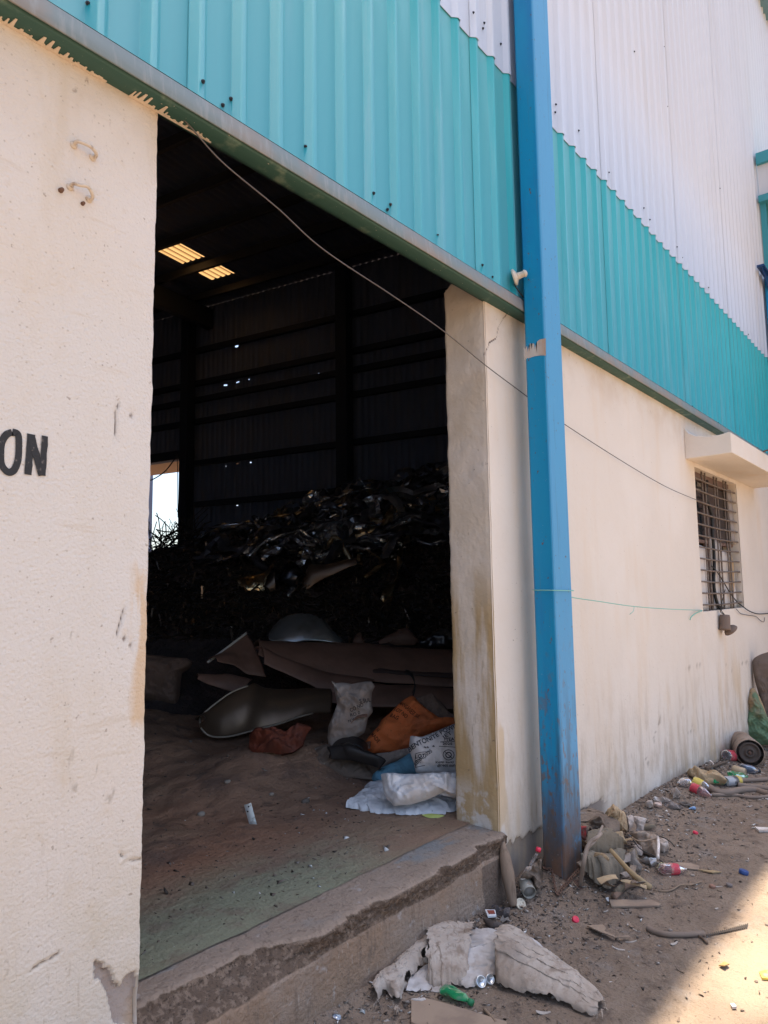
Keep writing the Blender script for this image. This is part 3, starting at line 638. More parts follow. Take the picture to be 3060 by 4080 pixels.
for k in range(-8, 15):
    xa = x0r+k*SW-.006; xb = xa+SW+.08
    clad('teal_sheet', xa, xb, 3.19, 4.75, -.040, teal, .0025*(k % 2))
    clad('white_sheet', xa, xb, 4.595, 10.8, -.046, white_sheet, .0025*(k % 2))
# flashing and green channel along the foot of the cladding
xs = lin(-7, 16, .35)
def strip(prof, name, m, wob=0.0):
    G = np.array([[(x, y+wob*(fb2(x, 0*x, 1.7, 3, 3)-.5), z+wob*(fb2(x, 0*x+4, .9, 3, 7)-.5)) for y, z in prof] for x in np.array(xs)])
    obj(name, G, gridF(len(xs), len(prof)), m, wh)
strip([(-.036, 3.222), (-.070, 3.219), (-.078, 3.216), (-.086, 3.146), (-.084, 3.142), (-.078, 3.145), (-.074, 3.205)], 'flashing', flash_mat, .004)
strip([(-.074, 3.20), (-.074, 3.140), (-.070, 3.136), (-.004, 3.136), (0.012, 3.136), (.012, 3.22), (-.074, 3.222)], 'green_channel', green_mat, 0.0)
# splashes of plaster on the channel's underside
for (xa, xb, seed) in ((.74, 1.10, 1), (1.18, 1.50, 5)):
    r = random.Random(seed); pp = []; x = xa
    for k in range(24):
        xA = xa+(xb-xa)*k/24; xB = xa+(xb-xa)*(k+1)/24; pp.append(box(xA, xB, -.007-r.uniform(0, .008), -.001, 3.1325, 3.1348))
    while x < xb-.02:
        h = r.uniform(.014, .052)*(1 if x < xb-.1 else .5); w = r.uniform(.004, .012); pp.append(prism([(x, -.0062, 3.1322), (x+w*1.6, -.0062, 3.1322), (x+w*1.2, -h*.6, 3.1322), (x+w, -h, 3.1322), (x+w*.4, -h*.96, 3.1322), (x+w*.2, -h*.5, 3.1322)], (0, 0, .0024))); x += w+r.uniform(.006, .022)
    v, f = join(pp); obj('plaster_splash', v, f, splash_mat, bpy.data.objects['green_channel'])
v, f = box(-8, 16, -.25, -.03, 10.8, 11.0); obj('eave_gutter', v, f, mat('gutter_paint', (.10, .20, .24), .5), wh)
# screw heads
sv, sf = join([lathe([(0, 0), (.0075, 0), (.0075, .003), (.0045, .004), (.0045, .008), (0, .010)], (0, 0, 0), (0, -1, 0), 8)])
sm = None
SC = [C1(*q) for q in ((482, 20), (1117, 450), (1270, 545), (1226, 580))]+[crop(1100, 0, 1200, 1659)(*q) for q in ((160, 808), (536, 1065), (628, 1127), (612, 1155), (888, 1296), (1135, 1460), (1202, 1503), (1190, 1526), (1085, 70), (1145, 127), (1138, 157), (1236, 243), (1540, 576), (1536, 619), (1555, 1730), (1600, 1786))]+[crop(2000, 0, 1060, 1659)(*q) for q in ((620, 997), (665, 1076), (883, 1298), (921, 1370), (1090, 1540), (1123, 1607), (1287, 1793), (1258, 1740), (1422, 1958), (1008, 292), (824, 322), (1358, 1175), (1030, 665), (477, 815), (550, 2088), (1535, 2085))]+[CW(*q) for q in ((348, 42), (445, 162), (578, 188), (765, 315), (925, 407))]
for q in SC:
    p = onY(*q, -.06); R = dict(); d = [abs((p[0]-x0r-k) % PER) for k in (0,)][0]
    dep = np.interp(d, [0, .027, .031, .05, .054, .078, PER], [0, .0235, .0255, .0255, .0235, 0, 0]); yb = -.0425-dep if p[2] < 4.6 else -.0485-dep
    p = onY(*q, yb)
    if sm is None: so = obj('screw', np.array(sv)+p, sf, screw_mat, wh); sm = so.data; p00 = p
    else:
        so = bpy.data.objects.new('screw', sm); COL.objects.link(so); so.parent = wh; so.location = Vector((p-p00).tolist())
# ------------------------------------------------------------------ inside of the shed: frame turned 9 degrees
A9 = math.radians(9); EX = np.array([math.cos(A9), math.sin(A9), 0]); EY = np.array([-math.sin(A9), math.cos(A9), 0]); EZ = np.array([0, 0, 1.0])
def Lw(x, y, z): return np.asarray(x, float)[..., None]*EX+np.asarray(y, float)[..., None]*EY+np.asarray(z, float)[..., None]*EZ
XE, RZ = 16.0, 10.5
def onE(u, v, x=XE): p = onP(u, v, EX*x, EX); return p@EY, p[2]
dy1, dz1 = onE(*C4(258, 1308)); dy0 = dy1+3.2; dzt = dz1
holes = [(dy1, dy0, -1, dzt)]
for (a, b, w, h) in ((428, 747, 12, 7), (489, 736, 16, 18), (547, 714, 9, 6), (432, 937, 17, 10), (493, 922, 18, 8), (552, 908, 6, 4), (391, 1112, 5, 7), (494, 1092, 18, 5), (552, 1083, 10, 6), (433, 1348, 8, 4), (493, 1337, 12, 4), (558, 1330, 5, 6), (492, 1549, 9, 4), (903, 876, 4, 4)):
    ya, za = onE(*C4(a-w/2, b+h/2)); yb, zb = onE(*C4(a+w/2, b-h/2)); holes.append((yb, ya, za, zb))
ub = []
y = -2.55
while y < 25: ub += [(y, 0), (y+.03, .03), (y+.06, .03), (y+.09, 0)]; y += .2
bx = np.array([b[0] for b in ub]); bd = np.array([b[1] for b in ub])
us = list(bx)+[h[0] for h in holes]+[h[1] for h in holes]; vs = lin(-.2, RZ, 1.0)+[h[2] for h in holes]+[h[3] for h in holes]
P, F, U, V = wallgrid(us, [v_ for v_ in vs if v_ >= -.2], holes, lambda U, V: Lw(XE+np.interp(U, bx, bd), U, V))
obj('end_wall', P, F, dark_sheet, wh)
GD = dy1
for g in ((1000, 785), (1000, 880), (960, 1010), (1000, 1240), (1000, 1475), (1000, 600)):
    _, z = onE(*C4(*g)); v, f = box(XE-.16, XE-.02, -2.5, 24 if z > dzt+.1 else dy1-.05, z-.1, z+.06)
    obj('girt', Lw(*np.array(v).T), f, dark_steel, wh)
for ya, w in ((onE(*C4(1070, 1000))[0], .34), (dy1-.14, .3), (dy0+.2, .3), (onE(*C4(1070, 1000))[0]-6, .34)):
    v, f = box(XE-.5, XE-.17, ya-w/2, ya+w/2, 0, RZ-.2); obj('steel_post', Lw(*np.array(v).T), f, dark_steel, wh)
v, f = box(XE-.3, XE-.17, dy1-.3, dy0+.3, dzt-.05, dzt+.22); obj('door_header', Lw(*np.array(v).T), f, dark_steel, wh)
v, f = box(XE+.1, XE+1.6, dy1-1, dy0+1, dzt-.02, dzt+.06); obj('far_canopy', Lw(*np.array(v).T), f, mat('tan_sheet', (.45, .36, .26), .8), wh)
# roof with two fibreglass lights
def onR(q): p = onZ(*C1(*q), RZ); return p@EX, p@EY
L1a, L1b = (12.35, 13.42), (11.35, 12.2); L2a, L2b = (13.80, 14.60), (11.35, 12.2)
yb = []; y = -6.0
while y < 26: yb += [(y, 0), (y+.04, .035), (y+.08, .035), (y+.12, 0)]; y += .2
bx = np.array([b[0] for b in yb]); bd = np.array([b[1] for b in yb])
def roofpart(name, xs_, ylo, yhi, holes, m):
    us = [q for q in bx if ylo <= q <= yhi]+[ylo, yhi]+[h[2] for h in holes]+[h[3] for h in holes]
    P, F, U, V = wallgrid(xs_+[h[0] for h in holes]+[h[1] for h in holes], us, holes, lambda U, V: Lw(U, V, RZ+np.interp(V, bx, bd)))
    o = obj(name, P, F, m, wh, attrs={'rib': ss(np.interp(V, bx, bd), .005, .03)}); return o
o = roofpart('roof', lin(-9, 17, 2.6), -5, 25, [L1a+L1b, L2a+L2b], dark_sheet)
bm = bmesh.new(); bm.from_mesh(o.data); bmesh.ops.bisect_plane(bm, geom=bm.verts[:]+bm.edges[:]+bm.faces[:], plane_co=(0, -.035, 0), plane_no=(0, 1, 0), clear_inner=True); bm.to_mesh(o.data); bm.free()
roofpart('roof_light', list(L1a), L1b[0], L1b[1], [], skyl); roofpart('roof_light', list(L2a), L2b[0], L2b[1], [], skyl)
for x in [13.61-1.45*k for k in range(-1, 9)]:
    v, f = box(x-.05, x+.05, 1.0, 24, RZ-.24, RZ-.03); obj('purlin', Lw(*np.array(v).T), f, mat('purlin_steel', (.07, .065, .065), .6), wh)
for y in (5.6, 13.4):
    v, f = box(-6, XE-.2, y-.12, y+.12, RZ-.85, RZ-.25); obj('rafter', Lw(*np.array(v).T), f, dark_steel, wh)
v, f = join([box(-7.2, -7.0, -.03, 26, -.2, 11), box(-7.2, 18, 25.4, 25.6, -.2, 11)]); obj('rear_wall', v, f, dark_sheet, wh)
# ================================================================== ground, floor, step
def G_(x, y):
    x = np.asarray(x, float); y = np.asarray(y, float)
    z = -.02*ss(x, 4.6, 6.2)-.055*np.clip(x-5.6, 0, 4)
    z = z+.05*np.exp(-(((x-3.75)/.32)**2+((y+.16)/.16)**2))+.06*np.exp(-(((x-4.35)/.5)**2+((y+.2)/.28)**2))+.06*np.exp(-(((x-6.4)/1.2)**2+((y+.1)/.25)**2))
    z = z+.035*ss(y, -.25, -.02)*ss(x, 3.3, 3.6)+.03*ss(y, -.12, .0)*ss(x, 3.4, 2.6)
    a = fb2(x, y, 2.1, 4, 2)-.5; b = fb2(x, y, 14, 3, 5)-.5
    return z+a*.05+b*.016*ss(y, -1.15, -.8)+b*.005
G = Field(G_, 1.0, 14, -3.0, .1, .02)
def gh(q, f=G): return hit(*q, f)
dirt = mat('yard_dirt', (.20, .145, .106), .97, L=[
    ('n', 2.2, 5, .38, .66, (.25, .185, .137), .8), ('n', 11, 5, .5, .7, (.10, .07, .053), .7), ('n', 5, 4, .56, .72, (.23, .195, .17), .7),
    ('n', 70, 3, .60, .70, (.055, .04, .034), .8), ('v', 95, 0, .16, .08, (.30, .26, .22), .7), ('v', 210, 0, .16, .06, (.62, .56, .5), .35),
    ('n', 1.1, 3, .3, .6, (.36, .28, .20), .9, (1, -.82, -1.2))],  # sunlight painted in: paler dirt beyond the shade edge
    B=[('n', 60, 4, .7, .012), ('n', 16, 4, .6, .03), ('v', 90, 0, .35, .006)])
xs = np.array(lin(-60, 0, 6)+lin(0, 1.9, .12)[1:]+lin(1.9, 6, .02)[1:]+lin(6, 10, .05)[1:]+lin(10, 14, .4)[1:]+lin(14, 90, 8)[1:])
ys = np.array(lin(-90, -6, 6)+lin(-6, -1.7, .15)[1:]+lin(-1.7, .03, .018)[1:])
U, V = np.meshgrid(xs, ys, indexing='ij'); Z = G_(U, V)
edge = .010*(fb2(U, V, 38, 3, 8)-.5)
o = obj('ground', np.stack([U, V, Z+edge*((V > -1.8) & (U > 1) & (U < 12))], -1), gridF(len(xs), len(ys)), dirt, None, True); tag(o, 'bare brown yard dirt beside the shed', 'ground', kind='structure')
floor_m = mat('shed_floor', (.26, .255, .17), .8, L=[
    ('n', (1.6, 3.5, 1), 5, .46, .62, (.22, .16, .115), .9), ('n', 7, 5, .5, .66, (.21, .15, .11), .6),
    ('n', .7, 2, .1, .5, (.38, .185, .105), .95, (1, .42, .95)), ('n', .8, 2, .1, .5, (.33, .20, .13), .8, (0, 2.3, 3.1)), ('n', 3, 5, .5, .68, (.16, .10, .075), .75, (1, .6, 1.2)), ('n', 9, 5, .54, .7, (.10, .07, .055), .6, (1, .6, 1.2)),
    ('n', 50, 3, .62, .72, (.06, .045, .04), .6), ('v', 120, 0, .12, .05, (.5, .46, .42), .35)], B=[('n', 40, 5, .8, .016), ('n', 8, 3, .5, .03)], rvar=(5, .6, .95))
FZ = .333
def FH_(x, y):
    """floor with its spill of dirt"""
    x = np.asarray(x, float); y = np.asarray(y, float)
    d = .05*ss(y, .8, 2.2)+.19*np.exp(-(((x-3.45)/.55)**2+((y-1.72)/.34)**2))+.16*np.exp(-(((x-2.9)/.5)**2+((y-2.6)/.6)**2))+.18*ss(y, 2.2, 4.0)*ss(x, 4.6, 3.4)
    return FZ+d+(fb2(x, y, 3.2, 4, 12)-.5)*.15*ss(y, .7, 1.5)*ss(x, 6, 4.5)+(fb2(x, y, 13, 4, 3)-.5)*.045*ss(y, .7, 1.4)
CT47, ST47 = math.cos(math.radians(47)), math.sin(math.radians(47))
def HP_(x, y):
    """heap of scrap rising behind the floor"""
    x = np.asarray(x, float); y = np.asarray(y, float)
    s = x*CT47+y*ST47; t = -x*ST47+y*CT47
    hc = np.clip(2.50-.27*t, 1.9, 4.2); toe = 5.75+.55*np.clip((-t-1.6)/1.6, -.6, 1.0)+.35*(fb2(t*1.0, t*0, 1.3, 3, 3)-.5)
    k = np.clip((s-toe)/(11.0-toe), 0, 3); up = np.where(k < 1, k**.85, 1-.25*ss(k, 1, 2))
    bump = (fb2(x, y, .9, 3, 7)-.5)*.55*ss(k, .05, .3)+(fb2(x, y, 3.6, 4, 9)-.5)*.28*ss(k, .02, .15)
    return FZ-.04+(hc-FZ)*up+bump*ss(s, toe-.1, toe+.5)
FH = Field(FH_, -1, 12, 0, 10, .03); HP = Field(HP_, 0, 17, 0, 20, .05); FT = Field(lambda x, y: np.maximum(FH_(x, y), HP_(x, y)), 0, 17, 0, 20, .04)
xs = np.array(lin(-7, 1.0, 1)+lin(1.0, 5.5, .03)[1:]+lin(5.5, 17, .7)[1:]); ys = np.array(lin(.19, 5.0, .03)+lin(5, 25, 1)[1:])
U, V = np.meshgrid(xs, ys, indexing='ij'); yj = V-(V < .2)*(fb2(U, V*0, 7, 4, 8)*.03)
o = obj('floor', np.stack([U, yj, FH_(U, V)+.002], -1), gridF(len(xs), len(ys)), floor_m, None, True); tag(o, 'green painted floor buried under brown dirt inside the doorway', 'floor', kind='structure')
heap_m = mat('heap_grime', (.075, .058, .055), .8, L=[('n', 9, 5, .45, .7, (.13, .09, .075), .8), ('n', 2, 4, .5, .7, (.14, .085, .07), .7)], B=[('n', 26, 5, 1.0, .05), ('n', 90, 3, .8, .01)])
xs = np.array(lin(1.5, 14, .08)); ys = np.array(lin(.29, 18, .08)); U, V = np.meshgrid(xs, ys, indexing='ij'); Z = HP_(U, V); Fq = gridF(len(xs), len(ys)); keep = (Z > FZ-.03).ravel()[Fq].any(1)
o = obj('scrap_heap', np.stack([U, V, Z], -1), Fq[keep], heap_m, None, True); tag(o, 'tall dark heap of greasy metal scrap filling the shed', 'scrap heap', kind='stuff')
# concrete step
step_m = mat('step_concrete', (.31, .23, .175), .9, L=[('n', 3, 4, .3, .6, (.285, .185, .12), .8, (2, .29, .2)), 
    ('n', (2.6, 7, 3), 4, .50, .62, (.225, .235, .235), .8, (2, .318, .326)), ('n', 5, 5, .5, .7, (.34, .26, .205), .7), ('n', (30, 30, 7), 4, .55, .68, (.19, .135, .10), .7),
    ('n', (80, 80, 14), 3, .64, .70, (.42, .36, .31), .55, (2, .30, .26)), ('n', 14, 4, .62, .72, (.45, .40, .37), .6), ('a', 'rough', 0, .3, .7, (.105, .068, .046), .9), ('n', 38, 5, .47, .62, (.26, .185, .135), .75, ('rough', .3, .7)), ('n', 90, 3, .56, .66, (.045, .03, .022), .8, ('rough', .3, .7)), ('a', 'damp', 0, .2, .8, (.12, .088, .07), .75), ('v', 150, 0, .12, .05, (.55, .5, .46), .35)],
    B=[('n', 55, 4, .9, .014), ('n', 12, 4, .5, .02)])
ep = [(-300, 950), (0, 893), (150, 862), (250, 795), (380, 705), (520, 640), (650, 622), (730, 572), (800, 522), (860, 495), (893, 480), (900, 425), (960, 405), (1030, 400), (1100, 352), (1150, 318), (1172, 275), (1230, 255), (1320, 228)]
E3 = np.array([onZ(*CF(*q), .318) for q in ep]); ex_, ey_ = E3[:, 0], E3[:, 1]
xs = np.array(lin(.3, 3.37, .009)); nx = len(xs)
ye = np.interp(xs, ex_, ey_)+(fb2(xs, xs*0, 30, 4, 3)-.5)*.03
_c = np.floor(xs/.045+1.6*(fb2(xs, xs*0, 9, 2, 5)-.5)); _d = np.floor(xs/.013+2*(fb2(xs, xs*0, 20, 2, 15)-.5)); ye = ye+(_hash(_c.astype(int), _c.astype(int)*0, _c.astype(int)*0, 5)-.5)*.016+(_hash(_d.astype(int), _d.astype(int)*0, _d.astype(int)*0, 8)-.5)*.010
ye = np.clip(ye, -.045, .11); yf = -.022-.012*ss(xs, 2.2, 1.2)
tt = lin(.198, 0, .012); cols = []; rg = []; dm = []
for k, y0 in enumerate(np.linspace(0, 1, 16)):
    y = .192*(1-y0)+ye*y0; z = .331-.013*y0+(fb2(xs, y, 5, 4, 4)-.5)*.012-.012*ss(y0, .9, 1)+(fb2(xs, y, 40, 3, 4)-.5)*.004
    cols.append(np.stack([xs, y, z], -1)); rg.append(ss(y0, .93, 1)*.8+0*xs); dm.append(0*xs)
nb = 14; dep = .085+.05*(fb2(xs, xs*0+3, 5, 3, 6)-.3)
for k in range(1, nb+1):
    t = k/nb; z = .308-dep*t+.012*math.sin(math.pi*t)*(fb2(xs, xs*0+t, 50, 2, 5)-.5)*2; y = ye*(1-ss(t, .0, .9))+yf*ss(t, .0, .9)+.006*np.sin(math.pi*t)*(.5+fb2(xs, xs*0+t*2, 12, 3, 9))+(fb2(xs, xs*0+t*.35, 34, 4, 2)-.5)*.055*math.sin(math.pi*min(1, t*1.1+.05))
    cols.append(np.stack([xs, y, z], -1)); rg.append(1.0*(1-ss(t, .72, 1))+.0*xs+(fb2(xs, xs*0+t, 16, 3, 4)-.5)*.7); dm.append(0*xs)
zt = .308-dep
for k in range(1, 26):
    t = k/25; z = zt*(1-t)+(-.12)*t; y = yf+(fb2(xs, z, 9, 4, 1)-.5)*.02-.03*ss(t, .6, .9)*fb2(xs, z, 5, 3, 6)
    cols.append(np.stack([xs, y, z], -1)); rg.append(0*xs+ss(fb2(xs, z, 9, 4, 71), .66, .8)*.4); dm.append(ss(xs+(fb2(xs, z, 8, 3, 3)-.5)*.06, 3.13, 3.17)+0*z)
Gs = np.stack(cols, 1)
o = obj('door_step', Gs, gridF(nx, Gs.shape[1])[:, ::-1], step_m, None, True, attrs={'rough': np.stack(rg, 1), 'damp': np.stack(dm, 1)}); tag(o, 'grey brown concrete door step with crumbled broken front edge', 'door step')
# ================================================================== blue posts
def postbox(x0, x1, y0, y1, z0, z1, b=.012):
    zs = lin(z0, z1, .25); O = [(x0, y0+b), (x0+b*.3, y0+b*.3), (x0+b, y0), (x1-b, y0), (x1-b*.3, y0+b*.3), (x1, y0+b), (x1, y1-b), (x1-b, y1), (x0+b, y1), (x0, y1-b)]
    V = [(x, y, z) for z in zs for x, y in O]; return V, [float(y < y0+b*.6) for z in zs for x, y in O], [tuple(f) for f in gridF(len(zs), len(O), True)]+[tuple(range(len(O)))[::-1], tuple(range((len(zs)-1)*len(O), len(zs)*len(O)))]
bx0, bx1, by0, by1 = 3.645, 3.862, -.218, -.088
cr = root('steel_column', (3.75, -.15, 0), 'tall blue painted box steel post in front of the cream wall, rusty at its foot', 'post')
v, fd, f = postbox(bx0, bx1, by0, by1, -.1, 9.0); obj('shaft', v, f, blue, cr, attrs={'painted_sheen': fd})
z0 = onX(*CK(960, 870), bx0)[2]; z1 = onX(*CK(960, 640), bx0)[2]
def colX(q): p = onX(*CK(*q), bx0-.0015); return p[1], p[2]
ol = [colX(q) for q in ((900, 760), (915, 800), (932, 760), (936, 825), (945, 770), (952, 820), (958, 742), (966, 740), (972, 800), (980, 742), (998, 742), (1003, 800), (1012, 750), (1020, 835), (1024, 725), (1050, 704), (1104, 694), (1106, 852), (1060, 852), (1000, 860), (942, 880), (938, 870), (934, 878), (908, 900))]
v, f = tri_prism(ol, lambda a, b, t: (bx0-.0005-t, a, b), .0015); obj('bare_patch', v, f, bare_mat, cr)
v, f = join([bar((3.70, -.235, .0), (3.66, -.30, -.03), .03, .10), bar((3.62, -.20, -.01), (3.9, -.20, -.01), .10, .05)])
obj('base_plate', v, f, rust, cr)
# second column further along
c2 = root('steel_column', (9.9, -.16, 0), 'far blue steel post with a dark flat cap and gusset, against the white sheets', 'post')
p = onY(*CA(525, 1900), -.088); x2 = p[0]
v, fd, f = postbox(x2, x2+.22, -.218, -.088, -.4, float(onY(*CA(432, 1560), -.088)[2])); obj('shaft', v, f, blue, c2, attrs={'painted_sheen': fd})
q = onY(*CA(432, 1560), -.088)
v, f = box(q[0], x2+.3, -.17, -.085, q[2], q[2]+.025); obj('cap_plate', v, f, mat('dark_blue_paint', (.012, .05, .16), .4), c2)
v, f = prism([(q[0]+.04, -.14, q[2]), (x2+.01, -.14, q[2]), (x2+.01, -.14, q[2]-.2)], (0, .012, 0)); obj('gusset', v, f, mat('dark_blue_paint', (.012, .05, .16), .4), c2)
# neighbouring annexe seen past the end of the sheets
sb = root('side_building', (10.7, 0, 0), 'white annexe with turquoise beams at the end of the tall cladding', 'building')
ya = -.06; X7 = 10.7
zt1 = onX(*CA(410, 310), X7)[2]; zb1 = onX(*CA(415, 430), X7)[2]; zt2 = onX(*CA(450, 780), X7)[2]; zb2 = onX(*CA(460, 850), X7)[2]
v, f = join([box(X7+.06, X7+.12, -3, -.085, zt2, zb1)]); obj('wall_panel', v, f, white_sheet, sb)
tb = mat('teal_beam', (.05, .28, .33), .5)
v, f = box(X7, X7+.14, -3, -.085, zb1, zt1); obj('beam', v, f, tb, sb)
v, f = box(X7-.02, X7+.5, -3, -.085, zb2, zt2); obj('beam', v, f, tb, sb)
v, f = box(X7+.06, X7+.14, -.16, -.085, 0, zb2); obj('corner_post', v, f, tb, sb)
v, f = box(X7+.5, X7+.6, -3, -.09, 0, zb2); obj('brick_wall', v, f, mat('brick_red', (.22, .10, .07), .9, L=[('n', (8, 8, 25), 3, .5, .6, (.3, .24, .2), .7)]), sb)
# ================================================================== chain, cables, fittings
links = []
ring = [CQ(*q) for q in ((1075, 1470), (1110, 1520), (1150, 1565), (1190, 1590), (1230, 1600), (1275, 1585), (1310, 1560), (1350, 1540), (1400, 1525), (1450, 1505))]
cp = []
for i, q in enumerate(ring):
    x = np.interp(i, [0, 4, 9], [bx0-.015, bx0-.012, bx1-.02]); y = np.interp(i, [0, 4, 9], [by1+.0, by0-.025, by0-.016])
    p = onX(*q, bx0-.015) if i < 4 else onY(*q, by0-.02); cp.append(p)
cp = [p+[0, 0, max(0, float(G(p[0], p[1]))+.018-p[2])] for p in cp]
cp = resample(cp, 200); L_ = np.linalg.norm(np.diff(cp, axis=0), axis=1).sum(); n_ = int(L_/.021); cpl = resample(cp, n_+1)
for i in range(n_):
    a, b = cpl[i], cpl[i+1]; d = b-a; d /= np.linalg.norm(d); c = (a+b)/2; up = np.array([0, -.6, .8]) if i % 2 else np.array([.8, -.3, .2]); s_ = np.cross(d, up); s_ /= np.linalg.norm(s_)
    links.append(tube([c-d*.014, c-d*.008+s_*.0062, c+d*.008+s_*.0062, c+d*.014, c+d*.008-s_*.0062, c-d*.008-s_*.0062, c-d*.014], 0.003, 6, 3))
v, f = join(links); o = obj('chain', v, f, rust, None, True, cp.mean(0)); tag(o, 'rusty steel chain wrapped round the foot of the blue post', 'chain')
cab = mat('grey_cable', (.13, .11, .10), .7)
pts = [onY(*disp(*q), -.03) for q in ((345, 222), (400, 262), (480, 350), (600, 450), (700, 540), (850, 640), (958, 715), (1050, 790), (1130, 850), (1210, 910), (1350, 1000), (1440, 1052), (1505, 1080))]
pts += [onY(*CW(455, 890), .05)]
v, f = tube(pts, .0027, 8, 8); o = obj('cable', v, f, cab, None, True, pts[0]); tag(o, 'long thin grey cable drooping across the doorway to the barred window', 'cable')
pts = [onY(*disp(*q), -.225) for q in ((1150, 1276), (1170, 1277))]+[onY(*disp(*q), -.16) for q in ((1226, 1288), (1300, 1300), (1370, 1310), (1450, 1316))]+[onY(*CW(420, 1840), -.02), onY(*CW(445, 1845), .05)]
pts[0][1] = -.222; ring_ = [np.array((bx0-.003, by1, pts[0][2]+.003)), np.array((bx0-.004, by0-.003, pts[0][2])), np.array((bx1, by0-.004, pts[0][2]-.004)), np.array((bx1+.005, by0+.02, pts[0][2]-.004))]
tailp = onY(*CW(435, 1845), -.02)
v, f = join([tube(ring_+pts[2:], .0028, 6, 6), tube([tailp, onY(*CW(385, 1865), -.025), onY(*CW(345, 1895), -.02), onY(*CW(330, 1925), -.012)], .005, 6, 6), tube([onY(*CR(160, 0), -.15)+[0, 0, .02]] if False else [pts[4], pts[4]+[-.05, -.01, -.03], pts[4]+[-.09, 0, -.05]], .002, 5, 4)])
o = obj('string', v, f, mat('green_string', (.22, .50, .42), .7), None, True, ring_[0]); tag(o, 'pale green string tied from the blue post to the window bars', 'string')
p = onY(*CK(812, 130), -.07)
v, f = join([lathe([(0, -.006), (.046, -.006), (.048, .006), (.030, .016), (.020, .02), (.017, .055), (.023, .062), (.013, .075), (0, .078)], p, (.35, -1, .25), 16)]); o = obj('insulator', v, f, mat('cream_porcelain', (.62, .54, .44), .45, L=[('n', 20, 3, .55, .7, (.35, .26, .18), .6)]), None, True, p); tag(o, 'cream porcelain knob insulator fixed to the turquoise sheet beside the post', 'insulator')
v, f = tube([onY(*CK(812, 190), -.085), onY(*CK(835, 230), -.08), onY(*CK(882, 295), -.08), onY(*CK(930, 350), -.08)], .004, 6, 5); o = obj('wire', v, f, blackc, None, True, p); tag(o, 'short black wire hanging from the porcelain knob behind the post', 'wire')
# horn lamp under the window
p = onY(*CW(635, 1880), -.055)
hd = root('hanging_horn', p, 'small dusty brown horn hanging on wires below the barred window', 'horn')
bm_ = mat('dusty_brown_plastic', (.19, .135, .105), .8)
v, f = lathe([(0, .03), (.045, .028), (.05, .0), (.049, -.07), (.055, -.1), (.056, -.115), (.05, -.12), (0, -.118)], p+[0, 0, -.03], (.15, 0, 1), 16); obj('body', v, f, bm_, hd, True)
v, f = lathe([(.03, 0), (.062, -.03), (.07, -.05), (.06, -.052), (.02, -.01)], p+[.05, -.01, -.12], (-.35, .3, .5), 16); obj('bell', v, f, bm_, hd, True)
v, f = box(p[0]+.035, p[0]+.085, p[1]-.02, p[1]+.03, p[2]-.10, p[2]-.03); obj('bracket', v, f, bm_, hd)
v, f = join([tube([p+[0, 0, 0], p+[0.005, .03, .05], onY(*CW(640, 1800), .04), onY(*CW(625, 1760), .05)], .004, 6, 5), tube([p+[-.012, 0, 0], p+[-.02, .03, .05], onY(*CW(640, 1660), .04)], .004, 6, 5)]); obj('wire', v, f, blackc, hd, True)
# cables at the window
pts = [onY(*CW(*q), .04) for q in ((480, 700), (470, 800), (490, 900), (520, 1000), (528, 1150), (540, 1300), (545, 1450), (540, 1550), (545, 1660), (570, 1780), (600, 1830))]
v, f = tube(pts, .016, 8, 6); o = obj('cable', v, f, blackc, None, True, pts[0]); tag(o, 'thick black cable hanging down inside the barred window', 'cable')
pts = [onY(*CW(*q), .03) for q in ((515, 1445), (560, 1490), (620, 1580), (680, 1680), (740, 1760))]+[onY(*CW(*q), -.03) for q in ((800, 1810), (860, 1850), (930, 1872), (1018, 1868), (1100, 1850))]
v, f = tube(pts, .006, 7, 6); o = obj('cable', v, f, blackc, None, True, pts[0]); tag(o, 'thin black cable slanting down across the lower window bars', 'cable')
pts = [onY(*CW(*q), -.02) for q in ((740, 1830), (780, 1870), (850, 1885), (910, 1895), (950, 1930), (980, 1942), (988, 1905))]
v, f = tube(pts, .004, 6, 6); o = obj('wire', v, f, cab, None, True, pts[0]); tag(o, 'loose curled end of grey wire on the wall below the window', 'wire')
# wooden handle leaning on the wall beside the step
a = onY(*CQ(715, 1075), -.03); b = gh(CQ(818, 1700)); b = b+[0, 0, .01]
P_ = [a, a*.75+b*.25, a*.5+b*.5, a*.25+b*.75, b]
v, f = tube(P_, [.012, .028, .033, .027, .020], 12, 6); o = obj('wooden_stick', v, f, mat('old_wood', (.27, .19, .135), .8, L=[('n', (60, 60, 5), 4, .5, .7, (.17, .115, .08), .8)], B=[('n', (90, 90, 8), 3, .4, .005)]), None, True, b); tag(o, 'worn thick wooden tool handle leaning in the corner by the step', 'tool handle')
# ================================================================== light
w = bpy.data.worlds.new('World'); scene.world = w; w.use_nodes = True
SUN_K, SUN_X = .067, .10
sd = np.array([SUN_X, SUN_K, 1.0]); sd /= np.linalg.norm(sd)
el = math.asin(sd[2]); az = math.atan2(sd[0], sd[1])
sk = w.node_tree.nodes.new('ShaderNodeTexSky'); sk.sky_type = 'NISHITA'; sk.sun_disc = False; sk.sun_elevation = el; sk.sun_rotation = az; sk.air_density = 1.0; sk.dust_density = 3.0; sk.ozone_density = 1.0
bg = w.node_tree.nodes['Background']; w.node_tree.links.new(sk.outputs[0], bg.inputs[0]); bg.inputs[1].default_value = .135
ld = bpy.data.lights.new('sun', 'SUN'); ld.energy = 4.3; ld.angle = math.radians(.6); ld.color = (1, .87, .70)
lo = bpy.data.objects.new('sun', ld); COL.objects.link(lo); lo.rotation_euler = Vector(sd.tolist()).to_track_quat('Z', 'Y').to_euler(); lo.location = (0, 0, 30)
